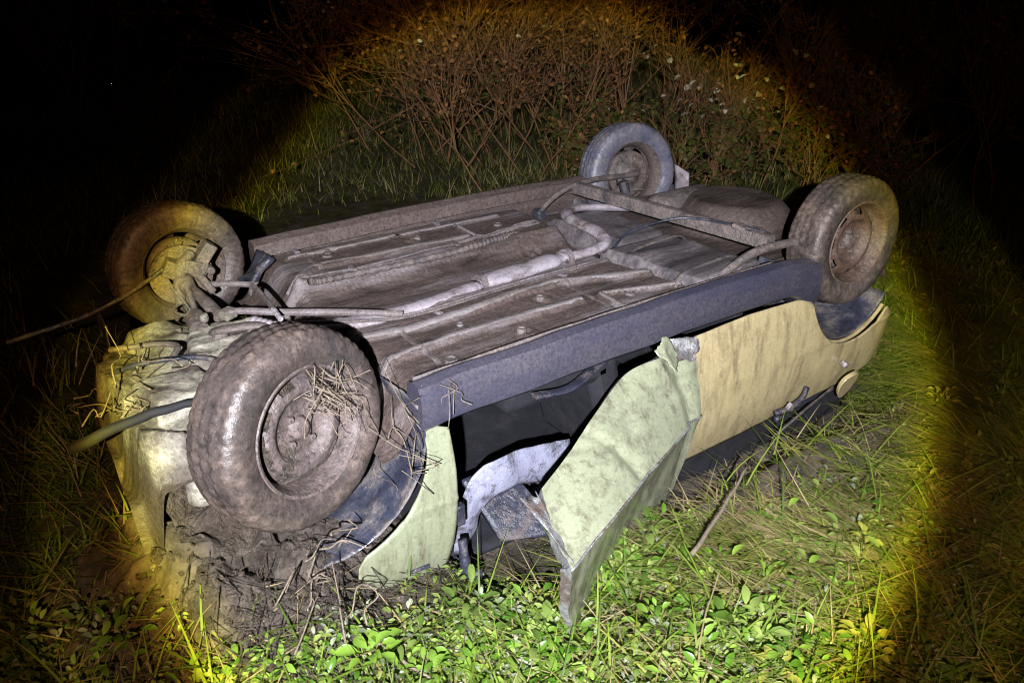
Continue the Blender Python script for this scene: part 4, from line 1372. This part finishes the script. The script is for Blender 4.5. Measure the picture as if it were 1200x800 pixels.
# straw scraps on the mud
P = scatter(9000, -1.2, 3.2, -2.0, 1.6, lambda x, y: np.where(in_car(x, y), 0, 0.9) * mud_mask(x, y))
n = len(P)
P[:, 2] += 0.012
V, F = blades(P, U_(0.04, 0.22, n), U_(0.002, 0.005, n), U_(0, 6.28, n), U_(1.3, 1.56, n), U_(-0.1, 0.2, n))
stuff('straw_scraps', V, F, M['straw'], 'scraps of straw trodden into the mud', 'straw')
# -- small herb leaves covering the ground in front of the door
herb = lambda x, y: clear(x, y) * np.clip(1.05 - 0.9 * mud_mask(x, y), 0, 1) * np.clip(1.5 * patch(x, y, 2.8, 271) - 0.12, 0, 1) * (1 - 0.90 * sstep(0.75, 1.35, x + 0.3 * (y + 1.2)))
def clumps(P, nl, size, aspect, height, spread, tilt):
    """low plants: nl leaves on short stalks round each centre"""
    n = len(P)
    az = (U_(0, 6.28, n)[:, None] + np.arange(nl)[None, :] * 2.4 + U_(-0.4, 0.4, (n, nl)))
    sc = U_(0.55, 1.25, n)[:, None]
    rad = spread * sc * U_(0.1, 1.0, (n, nl))
    hh = height * sc * U_(0.35, 1.1, (n, nl))
    Q = np.stack([P[:, 0:1] + rad * np.cos(az), P[:, 1:2] + rad * np.sin(az), P[:, 2:3] + hh], -1).reshape(-1, 3)
    m = n * nl
    sz_ = (size * sc * U_(0.5, 1.15, (n, nl))).reshape(-1)
    return leaves(Q, sz_, az.reshape(-1), U_(tilt - 0.55, tilt + 0.45, m), U_(-0.5, 0.5, m), aspect, 0.22)


thin_r = lambda x, y: 1 - 0.88 * sstep(0.75, 1.35, x + 0.3 * (y + 1.2))
P = scatter(13000, -1.9, 3.2, -2.2, -0.5, lambda x, y: herb(x, y))
V, F = clumps(P, 10, 0.030, 0.62, 0.055, 0.045, 0.1)
stuff('herb_carpet', V, F, M['leaf'], 'carpet of small green herb leaves in front of the car', 'herbs')
P = scatter(6500, -1.9, 3.2, -2.2, -0.5, lambda x, y: herb(x, y) * patch(x, y, 1.5, 281))
V, F = clumps(P, 8, 0.042, 0.52, 0.085, 0.055, 0.15)
stuff('bright_herb_leaves', V, F, M['leaf_bright'], 'bright green broad herb leaves among the grass', 'herbs')
P = scatter(3600, -1.9, 5.0, -2.3, 0.6, lambda x, y: clear(x, y) * np.clip(patch(x, y, 1.1, 283) * 2 - 0.5, 0, 1) * np.clip(1 - mud_mask(x, y), 0, 1))
V, F = clumps(P, 9, 0.040, 0.45, 0.045, 0.05, 0.2)
stuff('yellow_herbs', V, F, M['leaf_yellow'], 'small yellow-green leaves among the flattened grass', 'herbs')
P = scatter(3800, -1.9, 3.2, -2.2, -0.5, lambda x, y: clear(x, y) * (0.15 + 0.85 * patch(x, y, 2.6, 291)) * np.clip(1.1 - 0.8 * mud_mask(x, y), 0, 1) * thin_r(x, y))
V, F = clumps(P, 9, 0.024, 0.60, 0.065, 0.055, 0.1)
stuff('grey_herb_leaves', V, F, M['leaf_grey'], 'tiny grey-green leaves scattered through the herb carpet', 'herbs')
P = scatter(1500, -1.9, 3.2, -2.2, -0.5, lambda x, y: herb(x, y) * np.clip(2 * patch(x, y, 1.9, 285) - 0.6, 0, 1))
V, F = clumps(P, 8, 0.058, 0.50, 0.095, 0.06, 0.2)
stuff('broad_herb_leaves', V, F, M['leaf'], 'larger pointed herb leaves standing above the carpet', 'herbs')
P = scatter(8000, -1.9, 2.2, -2.2, -0.7, lambda x, y: clear(x, y) * (0.2 + 0.8 * patch(x, y, 2.2, 287)) * np.clip(1.1 - 0.9 * mud_mask(x, y), 0, 1))
n = len(P)
P[:, 2] += U_(0, 0.06, n)
V, F = blades(P, U_(0.10, 0.30, n), U_(0.003, 0.009, n), U_(0, 6.28, n), U_(0.7, 1.5, n), U_(0.1, 0.9, n), 5)
stuff('front_grass', V, F, M['grass'], 'green grass blades lying across the herb carpet', 'grass')
n = n // 3
V, F = blades(P[:n] + np.array([0.013, 0.017, 0.03]), U_(0.08, 0.26, n), U_(0.002, 0.005, n), U_(0, 6.28, n), U_(1.2, 1.6, n), U_(-0.1, 0.2, n), 3)
stuff('front_straw', V, F, M['straw'], 'dead straw lying on top of the herb carpet', 'straw')
# long blades lying over one another, yellow-green
P = scatter(80000, -1.9, 4.2, -2.3, 0.6, lambda x, y: clear(x, y) * np.clip(1.0 - 0.95 * mud_mask(x, y), 0, 1) * (0.2 + 0.8 * patch(x, y, 1.2, 293)) * (0.16 + 0.84 * sstep(0.7, 1.4, x + 0.3 * (y + 1.2))))
n = len(P)
flow = 2.3 + 2.2 * fbm(P[:, 0] * 1.1, P[:, 1] * 1.1, 253, 3)
P[:, 2] += U_(0, 0.03, n)
V, F = blades(P, U_(0.10, 0.32, n), U_(0.004, 0.009, n), flow + U_(-1.0, 1.0, n), U_(1.25, 1.58, n), U_(-0.1, 0.35, n), 5)
half = (len(F) // 10) * 5
stuff('long_green_grass', V, F[half:], M['grass'], 'long green grass blades pressed flat to the right of the door', 'grass')
stuff('long_grass', V, F[:half], M['grass_yellow'], 'long yellow-green grass blades lying across each other', 'grass')
# -- longer grass further off: right flank, behind the car, the bank
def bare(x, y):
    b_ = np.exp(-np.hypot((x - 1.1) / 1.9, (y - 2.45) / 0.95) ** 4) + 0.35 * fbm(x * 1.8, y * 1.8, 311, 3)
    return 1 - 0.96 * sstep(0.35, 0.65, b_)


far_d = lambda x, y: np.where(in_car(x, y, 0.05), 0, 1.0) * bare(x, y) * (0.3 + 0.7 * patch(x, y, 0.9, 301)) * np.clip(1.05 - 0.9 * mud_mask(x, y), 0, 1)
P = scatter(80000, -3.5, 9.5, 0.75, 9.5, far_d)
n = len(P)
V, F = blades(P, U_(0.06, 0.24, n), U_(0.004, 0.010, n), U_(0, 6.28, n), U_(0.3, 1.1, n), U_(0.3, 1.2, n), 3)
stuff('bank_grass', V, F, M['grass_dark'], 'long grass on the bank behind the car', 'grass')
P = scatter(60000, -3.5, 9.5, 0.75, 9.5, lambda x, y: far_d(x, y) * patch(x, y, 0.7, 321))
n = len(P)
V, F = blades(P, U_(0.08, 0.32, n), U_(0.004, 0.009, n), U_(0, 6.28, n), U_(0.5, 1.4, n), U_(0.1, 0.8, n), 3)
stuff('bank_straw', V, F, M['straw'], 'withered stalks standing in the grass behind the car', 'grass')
P = scatter(42000, 3.0, 8.0, -3.5, 1.0, lambda x, y: 0.9 + 0 * x)
n = len(P)
V, F = blades(P, U_(0.06, 0.22, n), U_(0.004, 0.010, n), U_(0, 6.28, n), U_(0.4, 1.3, n), U_(0.2, 1.0, n), 3)
stuff('rough_grass', V, F, M['grass'], 'rough grass in the dark to the right of the car', 'grass')

# small clods on the heap under the front wheel
b = MB()
for k in range(900):
    x, y = rnd.gauss(-0.15, 0.28), rnd.gauss(-0.80, 0.17)
    if y > -0.45:
        continue
    q = rnd.random()
    q = 0.004 + 0.016 * q ** 3
    z = float(ground_h(x, y)) + q * 0.1
    vs_ = []
    for (a, e) in ((0, 0.5), (1.3, 0.35), (2.5, 0.55), (3.8, 0.3), (5.0, 0.5), (0.6, -0.4), (1.9, -0.5), (3.1, -0.35), (4.4, -0.5), (5.6, -0.4)):
        k2 = q * rnd.uniform(0.6, 1.5)
        vs_.append((x + k2 * math.cos(a) * math.cos(e), y + k2 * math.sin(a) * math.cos(e), z + k2 * math.sin(e) * 0.8))
    vs_ += [(x, y, z + q * 0.8), (x, y, z - q * 0.8)]
    fs = []
    for m in range(5):
        m2 = (m + 1) % 5
        fs += [(m, m2, 10), (5 + m2, 5 + m, 11), (m, 5 + m, m2), (m2, 5 + m, 5 + m2)]
    b.add(vs_, fs)
tag(b.build('mud_clods', M['mud'], smooth=False), 'wet crumbs of mud heaped below the near front wheel', None, None, 'stuff')
# fibrous roots and grass trodden into the heap
n = 480
P = np.stack([nrg.normal(-0.12, 0.26, n), nrg.normal(-0.84, 0.14, n), np.zeros(n)], -1)
P = P[P[:, 1] < -0.55]
n = len(P)
P[:, 2] = ground_h(P[:, 0], P[:, 1]) + U_(0, 0.02, n)
V, F = blades(P, U_(0.05, 0.26, n), U_(0.002, 0.006, n), U_(-2.6, -0.6, n), U_(1.2, 2.0, n), U_(-0.2, 0.4, n))
stuff('root_fibres', V, F, M['mud'], 'muddy root fibres hanging over the mud heap', 'roots')


# -- single plants
def weed(loc, nleaf0, size, mat, label, seed, height=0.10, cat='weed', spread=1.0, group=None):
    r = random.Random(seed)
    nleaf = int(nleaf0 * 1.7)
    size *= 0.85
    z = float(ground_h(loc[0], loc[1]))
    root = empty('leafy_weed', (loc[0], loc[1], z), label, cat, group)
    ng = np.random.default_rng(seed)
    for k in range(nleaf):
        az = k * 2.4 + r.uniform(-0.4, 0.4)
        hh = height * r.uniform(0.5, 1.1)
        rad = 0.035 * spread * r.uniform(0.2, 1.4)
        tip = Vector((rad * math.cos(az), rad * math.sin(az), hh))
        s = size * r.uniform(0.65, 1.1)
        V, F = leaves(np.array([tip]), np.array([s]), np.array([az]), np.array([r.uniform(-0.2, 0.55)]), np.array([r.uniform(-0.4, 0.4)]), 0.62, 0.35)
        lf = link(bpy.data.objects.new('leaf', tri_mesh('leaf', V, F, M[mat])), root)
    b = MB()
    for k in range(max(3, nleaf // 2)):
        az = k * 4.8
        rad = 0.03 * spread
        b.tube([(0, 0, -0.01), (rad * 0.4 * math.cos(az), rad * 0.4 * math.sin(az), height * 0.5), (rad * math.cos(az), rad * math.sin(az), height * 0.85)], [0.0025, 0.002, 0.0015], 5)
    b.build('stem', M['leaf'], root)
    return root


WEEDS = [
    ((0.005, -1.03), 9, 0.075, 'leaf_bright', 'bright green leafy weed standing under the front wing corner'),
    ((0.39, -1.52), 9, 0.06, 'leaf_bright', 'bright green weed at the bottom edge, just below the door tip'),
    ((0.20, -1.30), 7, 0.05, 'leaf_bright', 'small bright weed in the herb carpet left of the door tip'),
    ((1.22, -1.76), 11, 0.055, 'leaf_yellow', 'yellow-green leafy weed on the right edge of the light'),
    ((-0.42, -1.02), 8, 0.055, 'leaf_yellow', 'yellow-green weed at the left rim of the light below the mud heap'),
    ((-0.50, -1.22), 9, 0.06, 'leaf_yellow', 'yellow-green weed in the bottom left corner of the lit ground'),
    ((1.05, -1.55), 8, 0.05, 'leaf', 'dark green weed in the flattened straw right of the door'),
    ((0.62, -1.62), 8, 0.055, 'leaf_bright', 'bright weed at the bottom edge right of the door tip'),
    ((2.75, -1.15), 9, 0.05, 'leaf_yellow', 'yellow-green weed in the grass behind the near rear wheel'),
    ((0.14, -1.12), 8, 0.055, 'leaf_bright', 'bright green weed right of the one under the front wing corner'),
    ((0.82, -1.33), 8, 0.05, 'leaf_bright', 'bright green weed close to the right side of the door tip'),
    ((0.93, -1.66), 9, 0.06, 'leaf_yellow', 'yellow-green weed low in the lit ground, left of the one at the right rim'),
    ((1.62, -1.50), 8, 0.05, 'leaf_yellow', 'yellow-green weed in flattened grass at the right rim, level with the stick'),
    ((-0.22, -1.17), 8, 0.055, 'leaf_bright', 'bright green weed below the mud heap at the bottom left'),
]
for k, (loc, nl, sz, mt, lab) in enumerate(WEEDS):
    weed(loc, nl, sz, mt, lab, 400 + k)


def stick(pts, rad, label, mat='wood', name='fallen_stick', cat='stick'):
    q = curve(pts, 6)
    b = MB()
    n = len(q)
    b.tube([(x + rad * 0.25 * math.sin(k * 2.1), y + rad * 0.25 * math.cos(k * 1.7), z) for k, (x, y, z) in enumerate(q)], [rad * (1 - 0.5 * k / n) for k in range(n)], 7)
    o = b.build(name, M[mat], sharp=False)
    return tag(o, label, cat)


stick([(1.05, -1.24, 0.10), (1.27, -1.165, 0.13), (1.50, -1.08, 0.17)], 0.008, 'dry stick leaning in the grass right of the bent door')
stick([(-0.53, -0.40, 0.66), (-0.36, -0.41, 0.70), (-0.20, -0.43, 0.71), (-0.02, -0.46, 0.68)], 0.017, 'dark wet branch poking out beside the near front wheel', 'cloth')
stick([(0.90, -1.52, 0.06), (0.98, -1.36, 0.10), (1.02, -1.22, 0.16)], 0.0045, 'thin green stalk bent over the grass near the door', 'grass', 'grass_stalk', 'stalk')
stick([(0.70, -1.60, 0.05), (0.85, -1.47, 0.09), (1.06, -1.35, 0.13)], 0.0035, 'long pale stalk lying by the door tip', 'straw', 'grass_stalk', 'stalk')
stick([(0.03, -0.98, 0.13), (0.10, -1.10, 0.08), (0.18, -1.25, 0.05)], 0.007, 'thin brown root hanging from the wing corner', 'wood')


def tangle(name, c, spread, n, length, rad, mat, label, seed, axis):
    r = random.Random(seed)
    b = MB()
    for k in range(n):
        p0 = Vector(c) + Vector((r.gauss(0, spread), r.gauss(0, spread), r.gauss(0, spread)))
        d = (Vector(axis) + Vector((r.gauss(0, 0.55), r.gauss(0, 0.55), r.gauss(0, 0.55)))).normalized()
        L = length * r.uniform(0.5, 1.2)
        bend = Vector((r.gauss(0, 0.2), r.gauss(0, 0.2), r.gauss(0, 0.2))) * L
        e = Vector((r.gauss(0, 0.16), r.gauss(0, 0.16), r.gauss(0, 0.16))) * L
        q = curve([p0 - d * L / 2, p0 - d * L * 0.15 + bend * 0.6, p0 + d * L * 0.2 + e, p0 + d * L / 2 + bend], 3)
        b.tube(q, [rad * (1 - 0.05 * m) for m in range(len(q))], 4)
    o = b.build(name, M[mat], sharp=False)
    return tag(o, label, 'straw')


tangle('straw_tangle', (0.075, -0.795, ZC + 0.09), 0.028, 34, 0.13, 0.0018, 'wood', 'brown straw tangle caught in the rim of the near front wheel', 501, (0.6, -0.2, -0.5))
tangle('straw_tangle', (0.30, -0.80, ZC - 0.18), 0.05, 10, 0.24, 0.0020, 'wood', 'straw tangle hanging on the edge of the front wheel arch', 503, (-0.2, 0.0, 1.0))
tangle('straw_tangle', (-0.04, -0.86, ZC - 0.47), 0.08, 14, 0.15, 0.0034, 'wood', 'muddy root tangle below the near front wheel', 507, (0.5, -0.3, 0.3))
tangle('straw_tangle', (-0.33, -0.22, ZC - 0.06), 0.07, 22, 0.20, 0.0028, 'wood', 'roots and straw lying over the crushed pale front end', 511, (0.3, 0.9, 0.0))
tangle('straw_tangle', (0.40, -0.79, ZC - 0.0), 0.03, 6, 0.18, 0.0018, 'wood', 'few straws hanging over the front end of the sill', 509, (0, 0, 1.0))


# -- shrubs
def shrub(name, base, nstem, height, spread, lean, seed, leafs, label, group=None, twig_mat='bark', rad0=0.0095, cat='shrub', levels=3, kids=(9, 6, 3)):
    r = random.Random(seed)
    z = float(ground_h(base[0], base[1]))
    root = empty(name, (base[0], base[1], z), label, cat, group)
    b = MB()
    tips = []

    def grow(p, d, L, rad, lev):
        path = [p]
        q = p.copy()
        n = 5 if lev < 2 else 3
        dd = d.copy()
        for k in range(n):
            dd = (dd + Vector((r.gauss(0, 0.14), r.gauss(0, 0.14), r.gauss(0.05, 0.10)))).normalized()
            q = q + dd * (L / n)
            path.append(q.copy())
            if lev >= 2 or k == n - 1:
                tips.append((q.copy(), dd.copy(), lev))
        b.tube(path, [max(0.0011, rad * (1 - 0.65 * k / n)) for k in range(n + 1)], 4 if lev else 5, cap=False)
        if lev >= levels:
            return
        for k in range(kids[lev]):
            t = r.uniform(0.25, 1.0)
            i = min(n - 1, int(t * n))
            pp = path[i].lerp(path[i + 1], t * n - i)
            nd = (dd + Vector((r.gauss(0, 0.55), r.gauss(0, 0.55), r.gauss(0.1, 0.45)))).normalized()
            grow(pp, nd, L * r.uniform(0.38, 0.62), rad * 0.5, lev + 1)
    for k in range(nstem):
        p = Vector((r.gauss(0, spread * 0.35), r.gauss(0, spread * 0.35), -0.03))
        d = Vector((lean[0] + r.gauss(0, 0.34), lean[1] + r.gauss(0, 0.34), 1.0)).normalized()
        grow(p, d, height * r.uniform(0.6, 1.05), rad0, 0)
    b.build('stems', M[twig_mat], root, sharp=False)
    for nm, mat, cnt, s0, s1, zlim in leafs:
        if not tips:
            continue
        cand = [t for t in tips if zlim[0] * height <= t[0].z <= zlim[1] * height]
        if not cand:
            continue
        ch = [r.choice(cand) for _ in range(cnt)]
        ng = np.random.default_rng(seed + cnt)
        P = np.array([t[0] for t in ch]) + ng.normal(0, 0.018, (cnt, 3))
        V, F = leaves(P, ng.uniform(s0, s1, cnt), ng.uniform(0, 6.28, cnt), ng.uniform(-0.9, 0.9, cnt), ng.uniform(-1, 1, cnt), 0.8)
        o = link(bpy.data.objects.new(nm, tri_mesh(nm, V, F, M[mat])), root)
    return root


BR = [('withered_leaves', 'leaf_brown', 3200, 0.020, 0.050, (0, 2)), ('pale_leaves', 'leaf_pale', 45, 0.025, 0.05, (0.15, 2)), ('green_leaves', 'leaf_dark', 260, 0.025, 0.05, (0, 0.5))]
SG = 'bare brown shrubs behind the car'
shrub('twiggy_shrub', (3.45, 3.45), 10, 2.1, 0.8, (-0.22, 0.05), 601, BR, 'brown twiggy shrub left of the far rear wheel, leaning left', SG)
shrub('twiggy_shrub', (4.10, 3.00), 11, 2.4, 0.9, (-0.20, 0.1), 602, BR, 'dense brown twiggy shrub directly behind the far rear wheel', SG)
shrub('twiggy_shrub', (3.95, 4.30), 11, 2.9, 0.9, (-0.10, 0.0), 603, BR, 'tall brown shrub further back, behind the other bare ones', SG)
shrub('twiggy_shrub', (4.7, 4.7), 9, 3.0, 0.9, (-0.05, 0.0), 604, BR, 'brown shrub furthest back at the upper middle', SG)
shrub('twiggy_shrub', (3.15, 4.05), 9, 2.2, 0.6, (-0.12, 0.0), 606, BR, 'brown shrub standing leftmost of the bare ones', SG)
shrub('twiggy_shrub', (5.10, 3.30), 10, 2.8, 0.9, (0.0, 0.0), 605, BR, 'tall brown shrub to the right of the far rear wheel', SG)
GR = [('leaves', 'leaf_dark', 1500, 0.03, 0.06, (0.0, 2)), ('pale_leaves', 'leaf_pale', 16, 0.025, 0.05, (0.3, 2)), ('withered_leaves', 'leaf_brown', 350, 0.03, 0.05, (0, 2))]
GW = [('leaves', 'leaf_dark', 1300, 0.03, 0.06, (0.0, 0.8)), ('pale_leaves', 'leaf_pale', 60, 0.04, 0.075, (0.7, 2)), ('withered_leaves', 'leaf_brown', 350, 0.03, 0.05, (0, 2))]
shrub('leafy_shrub', (4.55, 1.95), 10, 0.95, 0.7, (0, 0), 611, GW, 'low green shrub with pale leaves right of the far rear wheel', 'green shrubs behind the car', rad0=0.007)
shrub('leafy_shrub', (5.15, 1.30), 10, 0.75, 0.8, (0, 0), 612, GR, 'low green bramble behind the boot of the car', 'green shrubs behind the car', rad0=0.007)
shrub('leafy_shrub', (3.70, 2.35), 8, 0.55, 0.6, (0, 0), 613, GR, 'small green bramble in front of the brown shrubs', 'green shrubs behind the car', rad0=0.006)
DK = [('withered_leaves', 'leaf_brown', 500, 0.03, 0.06, (0, 2)), ('pale_leaves', 'leaf_pale', 18, 0.02, 0.045, (0.2, 2))]
shrub('weed_thicket', (6.2, 1.2), 9, 1.5, 0.9, (0, 0), 621, DK, 'dim withered thicket right of the near rear wheel, standing back', 'withered thickets in the dark', rad0=0.008)
shrub('weed_thicket', (6.3, -0.6), 9, 1.3, 0.9, (0, 0), 622, DK, 'dim withered thicket at the far right edge of the picture', 'withered thickets in the dark', rad0=0.008)
shrub('weed_thicket', (7.4, 2.6), 9, 2.2, 1.0, (0, 0), 623, DK, 'dim tall thicket between the dark tree trunks at the upper right', 'withered thickets in the dark', rad0=0.010)
shrub('weed_thicket', (0.6, 8.2), 9, 1.8, 1.2, (-0.2, 0), 624, DK, 'dim thicket in the dark at the upper left', 'withered thickets in the dark', rad0=0.010)


# -- trees in the dark at the upper right
def tree(base, hgt, rad, lean, seed, label):
    r = random.Random(seed)
    z = float(ground_h(base[0], base[1]))
    root = empty('dark_tree', (base[0], base[1], z), label, 'tree', 'trees in the dark at the right')
    b = MB()
    pts = []
    q = Vector((0, 0, -0.1))
    for k in range(11):
        pts.append(q.copy())
        q = q + Vector((lean[0] + r.gauss(0, 0.02), lean[1] + r.gauss(0, 0.02), 1)) * hgt / 10
    b.tube(pts, [rad * (1.35 if k == 0 else 1 - 0.075 * k) for k in range(11)], 12)
    b.build('trunk', M['trunk'], root, sharp=False)
    b = MB()
    tips = []
    for k in range(34):
        t = r.uniform(0.3, 1.0)
        i = min(9, int(t * 10))
        p = pts[i].lerp(pts[i + 1], t * 10 - i)
        az = r.uniform(0, 6.28)
        L = (1.6 - t) * r.uniform(0.6, 1.3)
        path = [p]
        d = Vector((math.cos(az), math.sin(az), r.uniform(-0.1, 0.6)))
        for m in range(5):
            d = (d + Vector((r.gauss(0, 0.15), r.gauss(0, 0.15), r.gauss(0, 0.12)))).normalized()
            path.append(path[-1] + d * L / 5)
            tips.append(path[-1])
            if m > 1:
                e = (d + Vector((r.gauss(0, 0.6), r.gauss(0, 0.6), r.gauss(0, 0.4)))).normalized()
                b.tube([path[-1], path[-1] + e * L * 0.15, path[-1] + e * L * 0.3], [0.006, 0.004, 0.002], 4, cap=False)
                tips.append(path[-1] + e * L * 0.25)
        b.tube(path, [0.022, 0.018, 0.014, 0.010, 0.007, 0.004], 5, cap=False)
    b.build('limbs', M['trunk'], root, sharp=False)
    cnt = 3200
    ng = np.random.default_rng(seed)
    P = np.array([r.choice(tips) for _ in range(cnt)]) + ng.normal(0, 0.12, (cnt, 3))
    V, F = leaves(P, ng.uniform(0.04, 0.08, cnt), ng.uniform(0, 6.28, cnt), ng.uniform(-0.9, 0.9, cnt), ng.uniform(-1, 1, cnt), 0.8)
    link(bpy.data.objects.new('crown', tri_mesh('crown', V, F, M['leaf_dark'])), root)
    return root


tree((8.3, 3.5), 7.0, 0.10, (0.02, 0.0), 701, 'slender dark trunk at the top, right of the middle')
tree((8.9, 1.7), 6.5, 0.07, (0.05, -0.05), 702, 'thin leaning dark trunk at the top right')
tree((9.2, 4.8), 7.5, 0.09, (0.0, 0.03), 703, 'dark trunk standing behind the other two trees')
